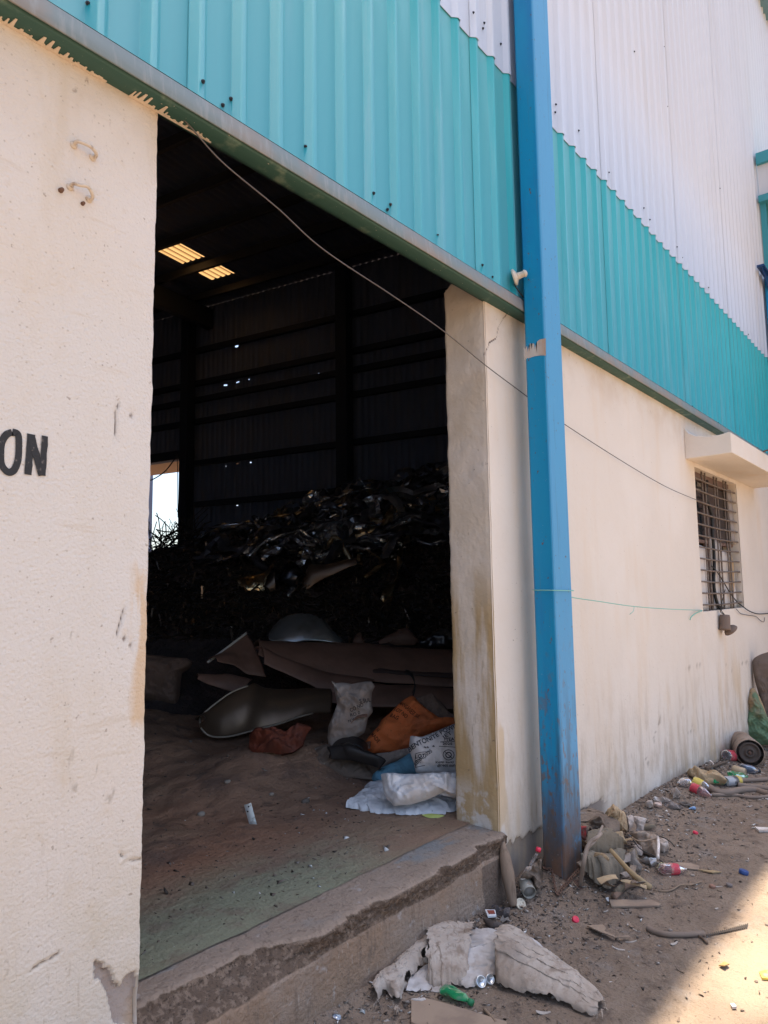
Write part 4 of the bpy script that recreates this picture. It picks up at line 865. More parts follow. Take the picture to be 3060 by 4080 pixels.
vs_ = scene.view_settings; vs_.view_transform = 'Standard'; vs_.look = 'None'; vs_.exposure = 1.42; vs_.gamma = 1; vs_.use_curve_mapping = False
scene.cycles.use_denoising = True
scene.cycles.max_bounces = 10; scene.cycles.diffuse_bounces = 6
# ================================================================== inside: sacks, sheets, scrap
def fabric(name, col, L=(), rough=.75):
    return mat(name, col, rough, spec=.3, L=list(L)+[('n', 5, 4, .5, .72, tuple(c*.62+.02 for c in col), .7), ('n', 40, 3, .6, .72, tuple(c*.45 for c in col), .5)], B=[('n', (300, 300, 60), 2, .12, .002), ('n', 45, 3, .25, .006), ('n', 16, 4, .35, .02)])
wh_sack = fabric('white_woven', (.74, .72, .72), [('n', 3, 4, .55, .75, (.50, .40, .32), .6)], .6)
wh_sack2 = fabric('white_woven_clean', (.78, .775, .79), rough=.5)
grey_sack = fabric('grey_woven', (.58, .545, .53))
beige_sack = fabric('beige_woven', (.52, .45, .40), [('n', 2.5, 4, .45, .7, (.32, .235, .185), .8)])
or_sack = fabric('orange_woven', (.80, .20, .06))
br_sack = fabric('brown_woven', (.26, .165, .12))
blue_sack = fabric('blue_woven', (.16, .36, .48))
dk_tarp = fabric('dark_tarp', (.20, .145, .11))
ink = mat('print_ink', (.035, .035, .045), .8)
ink2 = mat('brown_ink', (.05, .014, .008), .8)
def hv(u, v, off=.0, f=FT): p = hit(u, v, f); r = ray(u, v); return p-r/np.linalg.norm(r)*off
def sack(name, label, poly, C, bpx, m, lean=30, T=.07, wr=.012, folds=None, seed=1, f=FT, group=None, cat='sack', off=.02, **k):
    b = hv(*C(*bpx), off, f); p = Pil(name, [C(*q) for q in poly], b, m, lean=lean, T=T, wr=wr, folds=folds, seed=seed, **k); tag(p.o, label, cat, group); return p
# sacks against the inner side of the pier, lowest first
fh = lambda q: hit(*C7(*q), FH)
s9 = buckle('sack', [fh(q) for q in ((380, 1440), (445, 1350), (520, 1275), (640, 1235), (800, 1270), (1000, 1300), (1255, 1270), (1400, 1290))], [fh(q) for q in ((318, 1490), (430, 1500), (600, 1522), (740, 1530), (900, 1537), (1100, 1530), (1260, 1520), (1400, 1490))], wh_sack2, None, 90, 44, 1.35, 1.25, FH, .05, 170, 3, .0)
tag(s9, 'crumpled empty white sack spread on the floor at the foot of the pier', 'sack')
s8 = sack('sack', 'folded flat white sack lying on top of the crumpled white one', [(632, 1145), (700, 1140), (1000, 1150), (1420, 1128), (1430, 1395), (1300, 1360), (1245, 1310), (1100, 1380), (900, 1440), (750, 1450), (730, 1415), (690, 1380), (655, 1300), (645, 1220)], C7, (840, 1535), wh_sack, 30, .07, .016, [(-35, .11, .012, .06)], 4, off=.05, pw=3)
s7 = sack('sack', 'blue sack squeezed between the white sacks and the dark floor', [(590, 1245), (545, 1195), (560, 1150), (640, 1090), (760, 1040), (900, 960), (1000, 950), (1020, 1160), (800, 1200), (680, 1250)], C7, (700, 1255), blue_sack, 32, .06, .012, [(30, .14, .012, .08)], 5, off=-.06)
s6 = sack('sack', 'dusty beige sack folded under the orange sack', [(580, 960), (700, 950), (880, 905), (980, 900), (960, 980), (780, 1040), (640, 1090), (600, 1040)], C7, (650, 1180), beige_sack, 30, .05, .01, [(20, .1, .01, .08)], 6, off=-.10)
s4 = sack('sack', 'brown sack peeking up behind the orange sack', [(960, 425), (1040, 405), (1120, 380), (1155, 420), (1230, 500), (1310, 590), (1430, 640), (1430, 720), (1150, 720), (1000, 560)], C7, (1100, 1180), br_sack, 20, .07, .014, [(40, .16, .015, .1)], 7, off=-.45)
s3 = sack('sack', 'bright orange sack with black lettering slumped over the pile by the pier', [(920, 405), (950, 420), (1010, 490), (1100, 560), (1190, 622), (1310, 628), (1400, 625), (1400, 700), (1150, 750), (1040, 790), (960, 850), (890, 915), (760, 940), (560, 952), (490, 905), (462, 882), (510, 810), (560, 750), (612, 700), (640, 640), (720, 570), (800, 490), (860, 440)], C7, (800, 1190), or_sack, 28, .08, .016, [(5, .34, .02, .10)], 8, off=-.20, pw=3)
s3.text('MANGANESE SUL', C7(803, 520), C7(985, 670), 17, ink2, .01); s3.text('LOT NO', C7(758, 572), C7(870, 660), 17, ink2, .01); s3.text('BAG', C7(718, 630), C7(790, 672), 16, ink2, .01)
s3.text('MADE', C7(536, 795), C7(605, 880), 15, ink2, .01); s3.text('N', C7(590, 765), C7(605, 785), 13, ink2, .01)
v_ = [C7(640, 650), C7(800, 655), C7(1000, 655), C7(1180, 632), C7(1310, 634)]
s5 = sack('sack', 'pale grey printed sack of bentonite powder standing against the pier', [(912, 785), (960, 795), (1020, 797), (1150, 745), (1320, 675), (1440, 640), (1445, 1140), (1200, 1140), (1000, 1140), (962, 1132), (945, 1040), (915, 960), (900, 880)], C7, (1000, 1480), grey_sack, 22, .06, .011, [(55, .22, .012, .05)], 9, off=.015, pw=3.4)
s5.text('BENTONITE POWDER', C7(905, 945), C7(1420, 690), 20, ink, .02); s5.text('USE NO HOOKS', C7(1072, 800), C7(1290, 705), 7, ink, .0); s5.text('JET', C7(1222, 848), C7(1305, 790), 15, ink, .015)
s5.text('LOT', C7(962, 1012), C7(1050, 1005), 12, ink, .03); s5.text('SB|01/2025', C7(962, 1078), C7(1120, 955), 14, ink, .01); s5.text('2025', C7(1213, 893), C7(1305, 893), 9, ink, .03); s5.text('YEAR', C7(1240, 862), C7(1355, 846), 12, ink, .03)
s5.text('Keep away from', C7(1150, 1060), C7(1410, 1050), 8, ink, .02); s5.text('direct sunlight', C7(1165, 1090), C7(1410, 1082), 10, ink, .02)
cx, cy = 1270, 983
s5.path([C7(cx+52*math.cos(a), cy+45*math.sin(a)) for a in np.linspace(0, 2*math.pi, 30)], .004, ink); s5.path([C7(cx+26*math.cos(a)*(1+.18*(i % 2)), cy+23*math.sin(a)*(1+.18*(i % 2))) for i, a in enumerate(np.linspace(0, 2*math.pi, 29))], .006, ink); s5.path([C7(cx-38, cy-32), C7(cx+38, cy+32)], .004, ink)
s5.path([C7(962, 970), C7(1100, 955)], .003, ink); s5.path([C7(962, 1030), C7(1060, 1012)], .003, ink); s5.path([C7(962, 1090), C7(1050, 1080)], .003, ink); s5.path([C7(1190, 868), C7(1345, 858)], .003, ink); s5.path([C7(1180, 908), C7(1340, 912)], .003, ink); s5.path([C7(962, 970), C7(958, 1030), C7(962, 1090)], .003, ink)
for a, b in ((1040, 918), (1065, 915), (1120, 905)): s5.path([C7(a, b), C7(a+12, b-10), C7(a+16, b+5)], .006, ink)
# beige tall sack with print
s2 = sack('sack', 'tall dirty beige sack with dark lettering standing behind the black bands', [(165, 265), (200, 290), (280, 285), (360, 298), (450, 278), (545, 272), (578, 315), (550, 380), (545, 470), (560, 560), (510, 620), (480, 760), (330, 850), (150, 935), (128, 800), (140, 690), (190, 570), (222, 485), (205, 400), (190, 320)], C7, (300, 1190), beige_sack, 14, .08, .020, [(80, .13, .014, .08)], 10, off=-.2)
s2.text('CO NO', C7(348, 570), C7(470, 515), 14, ink, .01); s2.text('S SUL', C7(432, 492), C7(540, 470), 15, ink, .01); s2.text('RO 0', C7(348, 612), C7(440, 585), 12, ink, .01); s2.text('N.W', C7(330, 668), C7(400, 640), 11, ink, .01)
s1 = sack('sack', 'dull brown sack slumped behind the near door jamb', [(-60, 440), (60, 468), (250, 490), (420, 503), (468, 535), (440, 590), (370, 635), (355, 760), (345, 900), (330, 965), (250, 930), (130, 880), (40, 885), (-60, 880)], C6, (250, 935), br_sack, 18, .16, .02, [(60, .3, .02, .12)], 11, off=-.12, pw=3)
s11 = sack('sack', 'crumpled orange sheet in the dark under the shiny curved metal sheet', [(975, 1190), (1010, 1150), (1160, 1130), (1300, 1150), (1440, 1100), (1530, 1125), (1480, 1190), (1450, 1290), (1360, 1350), (1250, 1375), (1120, 1350), (1000, 1340), (965, 1290)], C6, (1200, 1375), fabric('dull_orange', (.17, .045, .025)), 35, .05, .035, [(35, .22, .035, .12)], 12, off=.0, cat='plastic sheet')
s12 = sack('tarpaulin', 'flat dusty brown tarpaulin lying on the dirt in front of the beige sack', [(-30, 930), (60, 900), (135, 880), (165, 955), (390, 1015), (600, 1060), (640, 1120), (560, 1200), (330, 1185), (150, 1130), (20, 1115), (-80, 1040)], C7, (300, 1190), dk_tarp, 62, .05, .015, [(15, .2, .015, .1)], 13, off=.0, cat='tarpaulin')
lf = sack('leaf', 'yellow green plastic scrap under the edge of the crumpled white sack', [(1015, 1530), (1090, 1522), (1180, 1530), (1245, 1540), (1180, 1560), (1110, 1568), (1050, 1550)], C7, (1130, 1568), mat('yellow_green', (.45, .50, .14), .5), 70, .006, .002, None, 14, off=0, cat='plastic scrap', n=40, rings=6)
# metal sheets lying on the foot of the heap
def metal(name, col, rough, metal_=.9, L=(), B=()): return mat(name, col, rough, metal_, L=list(L), B=list(B))
brass = metal('dull_brass_sheet', (.22, .145, .095), .36, .6, [('n', 6, 4, .5, .75, (.18, .125, .09), .5)], [('n', 5, 3, .12, .03)])
brown_sh = mat('brown_sheet', (.31, .17, .12), .55, .1, L=[('n', 4, 4, .45, .7, (.21, .115, .08), .7)], B=[('n', 9, 4, .25, .02), ('n', 3, 3, .3, .05)])
steel_sh = metal('bright_steel', (.52, .53, .52), .26, .75, [('n', 6, 4, .5, .7, (.36, .34, .31), .6)], [('n', 2.5, 2, .25, .08)])
dark_rub = mat('black_rubber', (.03, .025, .023), .5, B=[('n', 30, 3, .3, .01)])
def MS(name, label, top, bot, C, m, offs=(.05, .05), **k):
    if 'dep' in k:
        dpt = k.pop('dep'); A = [fp(C(*q), dpt[0] if np.isscalar(dpt[0]) else np.interp(i/(len(top)-1), [0, 1], dpt[0])) for i, q in enumerate(top)]; B = [fp(C(*q), dpt[1] if np.isscalar(dpt[1]) else np.interp(i/(len(bot)-1), [0, 1], dpt[1])) for i, q in enumerate(bot)]
    else: A = [hv(*C(*q), offs[0]) for q in top]; B = [hv(*C(*q), offs[1]) for q in bot]
    o = sheet(name, A, B, m, **k); tag(o, label, 'metal sheet'); return o
FWH = fw*[1, 1, 0]; FWH = FWH/np.linalg.norm(FWH)
def fp(q, dd): return onP(*q, CAM+FWH*dd, FWH)
def dep(u, v): return (hit(u, v, FT)-CAM) @ FWH
dS = dep(*C6(700, 1215))-.28
spoon = MS('metal_sheet', 'dull brassy metal sheet with rounded end curving out above the dark dirt', [(528, 1060), (540, 1020), (600, 960), (700, 880), (820, 800), (960, 745), (1020, 725), (1110, 765), (1300, 775), (1500, 765), (1700, 770)], [(532, 1075), (545, 1130), (600, 1180), (680, 1202), (800, 1195), (930, 1165), (1060, 1130), (1240, 1085), (1400, 1030), (1540, 990), (1700, 990)], C6, brass, dep=([dS+.15, dS+.75], [dS-.05, dS+.55]), bulge=.05, wr=.016, ws=2.6, n=60, k=26, seed=5)
v = [fp(C6(*q), dS+.42) for q in ((1445, 826), (1610, 812), (1630, 850), (1470, 866))]
ep_ = [fp(C6(*q), dS+w_) for q, w_ in (((1540, 990), .48), ((1400, 1030), .42), ((1240, 1085), .33), ((1060, 1130), .23), ((930, 1165), .15), ((800, 1197), .08), ((680, 1204), .02), ((600, 1182), -.02), ((545, 1130), .0), ((530, 1070), .05), ((540, 1020), .17), ((600, 960), .22), ((700, 880), .28), ((820, 800), .35), ((960, 745), .42))]
v, f = tube(ep_, .007, 6, 5); obj('rim', v, f, mat('edge_glint', (.62, .52, .40), .45, .4), spoon, True)  # pale edge tube: the metal's glint put into its colour
tri = MS('metal_sheet', 'thin triangular brown sheet with a bright folded rim, propped on the heap', [(600, 535), (700, 460), (820, 370), (945, 275)], [(690, 530), (830, 560), (960, 640), (1120, 660)], C6, brown_sh, dep=([dS+1.28, dS+1.63], [dS+1.13, dS+1.28]), bulge=.05, wr=.02, n=30, seed=6)
v, f = tube([fp(C6(*q), dS+1.28+.35*k_/3-.03) for k_, q in enumerate(((600, 535), (700, 460), (820, 370), (945, 275)))], .012, 8, 6); o = obj('rim', v, f, mat('rim_glint', (.85, .82, .76), .5, .2), tri, True)  # rim kept pale and diffuse, a glint painted rather than reflected
MS('metal_sheet', 'long brown folded sheet lying across the foot of the heap beneath the bright dish', [(1010, 395), (1200, 370), (1500, 345), (1900, 345), (2400, 390), (2900, 410)], [(1060, 440), (1300, 540), (1600, 640), (1900, 690), (2300, 720), (2900, 760)], C6, brown_sh, dep=([dS+1.58, dS+1.88], [dS+1.13, dS+1.28]), bulge=.10, wr=.05, ws=2, n=50, k=20, seed=7)
MS('metal_sheet', 'middle brown sheet folded under the long one, its edge running down to the beige sack', [(1015, 400), (1250, 530), (1500, 590), (1750, 640), (2100, 700)], [(1100, 560), (1280, 640), (1480, 720), (1640, 800), (2000, 870)], C6, brown_sh, dep=([dS+1.285, dS+1.28], [dS+1.03, dS+1.03]), bulge=.07, wr=.05, ws=2, n=50, k=16, seed=8)
MS('metal_sheet', 'narrow dark brown sheet pointing outwards above the rounded brassy sheet', [(500, 660), (640, 645), (800, 648), (1000, 690)], [(510, 680), (620, 730), (760, 780), (900, 800)], C6, brown_sh, dep=([dS+.83, dS+1.03], [dS+.73, dS+.88]), bulge=.03, wr=.02, n=30, seed=9)
MS('metal_sheet', 'lowest brown sheet drooping behind the orange sack toward the pier', [(1480, 700), (1800, 720), (2200, 740), (2600, 760), (2900, 770)], [(1700, 900), (1900, 930), (2200, 950), (2600, 960), (2900, 960)], C6, brown_sh, dep=([dS+1.3, dS+1.2], [dS+.95, dS+.95]), bulge=.06, wr=.05, ws=2.4, n=40, k=16, seed=51)
MS('metal_sheet', 'dark strip standing for the shaded gap between the brown sheets', [(1080, 470), (1500, 545), (1900, 590), (2400, 620), (2900, 640)], [(1090, 490), (1500, 570), (1900, 615), (2400, 650), (2900, 675)], C6, mat('gap_shade', (.09, .055, .045), .7), dep=([dS+1.36, dS+1.36], [dS+1.28, dS+1.28]), bulge=.02, wr=.02, n=40, k=6, seed=52)  # not a sheet: the gap's shade put in as a dark strip
dD = dep(*CH(820, 975))
c0 = [(650, 945), (668, 890), (720, 845), (790, 822), (860, 822), (920, 845), (970, 895), (1020, 970)]
dish = MS('metal_dish', 'bright domed steel dish catching light on its side, lying behind the brown sheets', c0, [(650, 950), (690, 965), (760, 975), (830, 962), (900, 962), (950, 965), (990, 970), (1025, 975)], CH, steel_sh, dep=([dD+.1, dD+.1], [dD-.15, dD-.15]), bulge=.04, wr=.008, ws=2.5, n=50, k=24, seed=10)
dd2 = dep(*CH(1300, 960))
MS('metal_sheet', 'small dull sheet with a pointed top beside the bright dish', [(1080, 975), (1095, 935), (1120, 920), (1130, 975)], [(1075, 985), (1095, 990), (1115, 990), (1135, 985)], CH, brown_sh, dep=(dd2, dd2-.05), bulge=.03, wr=.02, n=20, k=8, seed=11)
MS('metal_sheet', 'bigger dull sheet with a pointed top between the bright dish and the pier', [(1215, 975), (1270, 930), (1340, 893), (1380, 920), (1400, 975)], [(1215, 985), (1280, 985), (1330, 985), (1370, 985), (1400, 985)], CH, brown_sh, dep=(dd2, dd2-.08), bulge=.05, wr=.03, n=24, k=10, seed=12)
MS('metal_sheet', 'crumpled grey sheet on the heap close against the pier edge', [(1420, 975), (1470, 930), (1520, 898), (1580, 905), (1640, 910)], [(1420, 985), (1480, 990), (1520, 990), (1580, 995), (1640, 995)], CH, metal('dull_grey_sheet', (.16, .155, .16), .4), dep=(dd2-.2, dd2-.25), bulge=.05, wr=.08, ws=9, n=30, k=14, seed=13)
# dark drum, bands
pb = hv(*C7(740, 500), -.25); dB = (pb-CAM) @ FWH
def arcband(name, label, cx, cy, rx, ry, a0, a1, d, wdt, C, m, seed, th=.006, tilt=.0):
    aa = np.radians(np.linspace(a0, a1, 14)); A = [fp(C(cx+rx*math.cos(a), cy-ry*math.sin(a)), d+tilt*math.sin(a)) for a in aa]; B = [p+FWH*wdt+np.array([0, 0, .02]) for p in A]
    o = sheet(name, A, B, m, n=44, k=8, wr=.006, th=th, seed=seed); tag(o, label, 'metal band'); return o
v, f = lathe([(.0, 0), (.26, 0), (.285, .01), (.285, .33), (.28, .34), (.285, .36), (.285, .62), (.26, .63), (0, .63)], fp(C7(760, 480), dB+.02), np.array([.25, .9, .12]), 28)
o = obj('drum', v, f, mat('black_drum_paint', (.018, .02, .026), .3, B=[('n', 8, 3, .2, .02)]), None, True, np.asarray(v).mean(0)*[1, 1, 0]+[0, 0, FZ]); tag(o, 'glossy black drum lying on its side behind the orange sack', 'drum')
dK = dep(*C7(420, 1190))+.05
arcband('metal_band', 'dark curved band standing on edge between the beige and orange sacks', 480, 760, 155, 150, 80, 290, dK+.15, .13, C7, brown_sh, 21)
arcband('metal_band', 'wide black curved band lying low in front of the beige sack', 330, 1010, 190, 150, 20, 175, dK, .16, C7, dark_rub, 22)
arcband('metal_band', 'tall black curved strip rising behind the brown sack by the pier', 880, 330, 80, 130, -40, 100, dK+.6, .1, C7, dark_rub, 23)
MS('metal_sheet', 'low black sheet curling up from the floor beside the blue sack', [(150, 940), (300, 860), (330, 840), (420, 900), (560, 960), (610, 1040)], [(160, 1000), (300, 1010), (390, 1025), (480, 1050), (600, 1080), (620, 1100)], C7, dark_rub, dep=([dK, dK-.1], [dK-.1, dK-.15]), bulge=.06, wr=.01, n=40, k=12, seed=24)
# white bracket and scraps standing in the dirt
bk = gh(C6(1005, 1985), FH); tp = fp(C6(955, 1800), (bk-CAM) @ FWH); ax = tp-bk; Lb = np.linalg.norm(ax); ax /= Lb; sdv = np.cross(ax, FWH); sdv /= np.linalg.norm(sdv)
pr = []
for k_ in range(9):
    a = (k_-4)/4; pr.append((a*.019, .006*(1-a*a)))
G_ = np.array([[bk-ax*.01+ax*h+sdv*x-FWH*y for h in np.linspace(0, Lb+.01, 8)] for x, y in pr]); Gb = G_+FWH*.003
v = np.concatenate([G_.reshape(-1, 3), Gb.reshape(-1, 3)]); f = np.concatenate([gridF(9, 8), gridF(9, 8)[:, ::-1]+72])
br = obj('bracket', v, f, mat('white_metal', (.62, .66, .66), .4, .2, L=[('n', 30, 3, .55, .65, (.3, .3, .28), .7)]), None, True, bk); tag(br, 'small pale metal bracket stuck upright in the dirt on the shed floor', 'bracket')
for (x_, y_) in ((965, 1825), (957, 1868)):
    v, f = lathe([(0, 0), (.0045, 0), (0, .002)], fp(C6(x_, y_), (bk-CAM)@FWH-.008), -FWH, 10); obj('bolt_hole', v, f, blackc, br)
for k_, (x_, y_, r_, lab) in enumerate(((775, 1612, .022, 'round pale stone on the dark dirt above the bracket'), (1475, 1790, .028, 'flat tan clod beside the dirt mound'), (1170, 1722, .018, 'dark pebble on top of the dirt mound'), (445, 1248, .014, 'tiny pale chip in the darkest part of the dirt'), (540, 1905, .024, 'dark grey flat stone near the bracket'))):
    p = gh(C6(x_, y_), FH); bm = bmesh.new(); bmesh.ops.create_icosphere(bm, subdivisions=2, radius=r_)
    V_ = np.array([v_.co for v_ in bm.verts])*[1, .8, .6]; F_ = [[v_.index for v_ in f_.verts] for f_ in bm.faces]; bm.free(); V_ = V_*(1+.35*(fbm(V_*40+k_, 2, k_)-.5))[:, None]
    o = obj('stone', V_+p+[0, 0, r_*.3], F_, mat('stone%d' % (k_ % 2), ((.33, .27, .22), (.15, .12, .10))[k_ % 2], .9), None, True, p); tag(o, lab, 'stone')
# ---------------------------------------------------------------- tangle of metal strips on the heap
m_st = [metal('strip_steel', (.46, .46, .49), .26, .9, (), [('n', 14, 3, .35, .02)]), metal('strip_brass', (.66, .50, .30), .28, .9, (), [('n', 14, 3, .35, .02)]), metal('strip_dark', (.20, .20, .225), .3, .85, (), [('n', 14, 3, .35, .02)]), metal('strip_bright', (.88, .87, .85), .22, .9, (), [('n', 14, 3, .4, .02)])]
def ribbon(P, w, tw, seed, th=.003):
    P = np.asarray(P, float); P = resample(P, 26); sg = max(.03, w*.35); P = P+(fbm(P*9+seed, 2, seed)-.5)[:, None]*np.array([.3, .3, 1])*w*.6
    T = np.gradient(P, axis=0); T /= np.linalg.norm(T, axis=1)[:, None]; n = len(P)
    up = np.array([-.55, -.60, .58]); S = np.cross(T, up); S /= np.linalg.norm(S, axis=1)[:, None]; Nn = np.cross(S, T)
    k = np.linspace(0, 1, n); a = tw[0]+tw[1]*k+1.1*(vn(np.stack([k*6, k*0+seed, k*0], -1), seed)-.5)
    S2 = S*np.cos(a)[:, None]+Nn*np.sin(a)[:, None]; N2 = np.cross(S2, T); wj = w*(1+.5*(vn(np.stack([k*9, k*0+seed*2.1, k*0], -1), seed+1)-.5))[:, None]
    kk = (np.abs(2*((k*(3+seed % 4)+seed*.37) % 1)-1)-.5)[:, None]
    G_ = np.stack([P-S2*wj/2+N2*kk*w*.30, P+N2*(wj*.2), P+S2*wj/2-N2*kk*w*.30, P+N2*(wj*.2-th)], 1)
    return G_.reshape(-1, 3), [tuple(q) for q in gridF(n, 4, True)]+[(3, 2, 1, 0), tuple(range(4*n-4, 4*n))]
R = random.Random(11)
reg = [CS(*q) for q in ((230, 420), (250, 370), (330, 320), (520, 330), (760, 250), (1000, 200), (1200, 170), (1330, 60), (1520, 120), (1520, 380), (1260, 520), (1060, 500), (920, 640), (760, 700), (560, 690), (330, 700), (180, 740), (160, 640))]
ra = np.array(reg); cnt = 0; LAB = 'bent shiny metal strip tangled in the scrap on the dark heap'
while cnt < 185:
    u = R.uniform(ra[:, 0].min(), ra[:, 0].max()); v_ = R.uniform(ra[:, 1].min(), ra[:, 1].max())
    if not pin(np.array([u]), np.array([v_]), reg)[0]: continue
    p = hit(u, v_, HP)
    if np.linalg.norm(p-CAM) > 17: continue
    a = R.gauss(0, .8); d = -ST47*EX*0+np.array([-ST47, CT47, 0])*math.cos(a)+np.array([CT47, ST47, .5])*math.sin(a); d = d*R.choice([1, -1, -1]); Ln = R.choice([R.uniform(.4, .8), R.uniform(1.0, 2.2), R.uniform(1.0, 2.0)]); P = []; q = p.copy()
    lift = R.uniform(.03, .28)
    for s_ in range(6):
        z = HP(q[0], q[1]); P.append(np.array([q[0], q[1], float(z)+lift*(.3+math.sin(math.pi*s_/5)*R.uniform(.5, 1.2))+.02])); q = q+d*Ln/5; a2 = R.gauss(0, .5); d = d*math.cos(a2)+np.array([-d[1], d[0], d[2]*.3])*math.sin(a2)
    v, f = ribbon(P, R.choice([R.uniform(.07, .12), R.uniform(.10, .19)]), (R.uniform(-.9, .9), R.gauss(0, .8)), cnt); k_ = R.choices([0, 1, 2, 3], [7, 1.6, 5, 3])[0]
    o = obj('metal_strip', v, f, m_st[k_], None, cnt % 2 > 0, P[0]); tag(o, LAB, 'metal strip', 'metal strips tangled on the scrap heap'); cnt += 1
def strip_px(label, pts, C, w, k_, lift=.12, tw=(0, .4), seed=1):
    P = [hv(*C(*q), lift, HP) if hit(*C(*q), HP)[1] < 17 else fp(C(*q), 11.5) for q in pts]; v, f = ribbon(P, w, tw, seed)
    o = obj('metal_strip', v, f, m_st[k_], None, True, P[0]); tag(o, label, 'metal strip'); return o
strip_px('long metal strip climbing steeply at the outer end of the tangle', [(0, 730), (90, 690), (140, 570), (180, 470), (240, 400), (300, 340)], CS, .13, 0, .15, (0, .6), 3)
strip_px('long curved strip crossing the upper edge of the tangle', [(190, 355), (250, 400), (330, 435), (410, 440)], CS, .13, 0, .2, (.3, .5), 4)
strip_px('brassy strip lying level low in the tangle with bright patches', [(170, 620), (240, 605), (320, 595), (390, 600)], CS, .14, 1, .2, (.2, .1), 5)
strip_px('upright strip bent over in the middle of the tangle', [(365, 510), (390, 560), (430, 610), (480, 640), (540, 620)], CS, .12, 0, .2, (.2, .8), 6)
strip_px('strip bridging from the tangle towards the pier', [(1110, 540), (1190, 480), (1260, 440), (1340, 420), (1440, 390), (1530, 320)], CS, .13, 0, .15, (.2, .3), 7)
strip_px('looped strip sticking up at the very top of the heap by the pier', [(1290, 130), (1320, 80), (1335, 40), (1380, 50), (1415, 70), (1380, 110), (1350, 125)], CS, .09, 0, .1, (.3, .6), 8)
strip_px('broad strip arching to the pier edge high on the heap', [(1280, 350), (1310, 280), (1350, 230), (1420, 195), (1530, 170)], CS, .11, 0, .1, (.3, .2), 9)
dC = dep(*CS(180, 870))
def crump(label, top, bot, C, m, d0, d1, wr, ws, seed, bulge=.05): o = MS('metal_foil', label, top, bot, C, m, dep=(d0, d1), bulge=bulge, wr=wr, ws=ws, n=40, k=26, seed=seed, smooth=False); return o
foil = metal('brass_foil', (.62, .48, .29), .25, 1.0)
crump('crumpled brassy foil hanging at the lower edge of the tangle', [(80, 800), (150, 760), (240, 730), (345, 680)], [(75, 850), (150, 885), (240, 880), (262, 860)], CS, foil, dC+.2, dC, .10, 3.2, 31)
crump('smooth dark leaf shaped plate beside the crumpled brassy foil', [(275, 860), (290, 790), (325, 740), (345, 735)], [(275, 865), (300, 885), (320, 882), (345, 870)], CS, metal('dark_plate', (.22, .17, .13), .35), dC+.05, dC-.02, .02, 2, 32)
crump('black curved plate with a bright crumpled top in the tangle', [(405, 830), (410, 730), (430, 670), (470, 680), (500, 760)], [(420, 850), (440, 860), (470, 860), (490, 850), (500, 830)], CS, metal('black_plate', (.07, .07, .08), .25), dC+.15, dC, .03, 3, 33, .12)
crump('brown sheet folded in two at the bottom of the tangle', [(535, 780), (575, 700), (640, 690), (900, 650)], [(530, 860), (570, 850), (635, 800), (900, 680)], CS, metal('brown_plate', (.25, .17, .12), .4, .7), dC+.2, dC+.05, .06, 2.5, 34)
crump('small bright blank sheet lit white in the middle of the tangle', [(890, 415), (930, 408), (985, 406)], [(895, 448), (930, 450), (955, 440)], CS, m_st[3], dep(*CS(930, 430))-.3, dep(*CS(930, 430))-.4, .01, 3, 35)
# fine swarf over the heap, wires against the far door
V_ = []; F_ = []; n_ = 0
for k_ in range(4200):
    u, v2 = rng.uniform(575, 1810), rng.uniform(2000, 2560); p = hit(u, v2, HP, 22)
    if p[2] < FZ+.15 or np.linalg.norm(p-CAM) > 18: continue
    d = rng.normal(0, 1, 3); d[2] *= .4; d /= np.linalg.norm(d); s_ = np.cross(d, [.3, .5, .8]); l_, w_ = rng.uniform(.03, .18), rng.uniform(.005, .022); q = p+[0, 0, .02]; b = np.array([0, 0, rng.uniform(.0, .06)])
    V_ += [q-d*l_-s_*w_, q-d*l_+s_*w_, q+s_*w_+b, q-s_*w_+b, q+d*l_+s_*w_, q+d*l_-s_*w_]; F_ += [(n_, n_+1, n_+2, n_+3), (n_+3, n_+2, n_+4, n_+5)]; n_ += 6
o = obj('swarf', V_, F_, metal('swarf_metal', (.36, .29, .24), .35, .9), None, False, (6, 6, 1)); tag(o, 'fine metal swarf and turnings scattered over the dark heap', 'swarf', kind='stuff')
tb_ = []
for k_ in range(150):
    u, v2 = rng.uniform(560, 800), 0; x = (u-585)/170
    top = np.interp(u, [560, 590, 640, 700, 760, 830], [2215, 2180, 2120, 2110, 2085, 2150]); p = fp((u, top+abs(rng.normal(0, 45))+10), 12.2+rng.uniform(-.5, .5)); P = [p]; d = rng.normal(0, 1, 3); d[2] = abs(d[2])*.8
    for s_ in range(4): d = d+rng.normal(0, .45, 3); P.append(P[-1]+d/np.linalg.norm(d)*rng.uniform(.06, .16))
    tb_.append(tube(P, rng.uniform(.004, .011), 4, 3, False))
v, f = join(tb_); o = obj('wire_tangle', v, f, mat('dark_wire', (.05, .04, .035), .7), None, False, (9, 12, 2)); tag(o, 'springy dark wire tangle on the heap against the far bright doorway', 'wire', kind='stuff')
P = [Lw(XE+3, np.array(dy1+.9), np.array(dzt+.0))]; 
v, f = join([tube([fp(C4(45, 1418), 15.3), fp(C4(60, 1418), 15.3), fp(C4(120, 1380), 15.3), fp(C4(165, 1325), 15.3), fp(C4(188, 1290), 15.3)], .012, 6, 5), tube([fp(C4(188, 1290), 15.3), fp(C4(189, 1450), 15.3), fp(C4(190, 1610), 15.3)], .008, 6, 4)]); o = obj('cable', v, f, blackc, None, True, (10, 13, 4)); tag(o, 'dark hanging cable seen against the sky in the far doorway', 'cable')
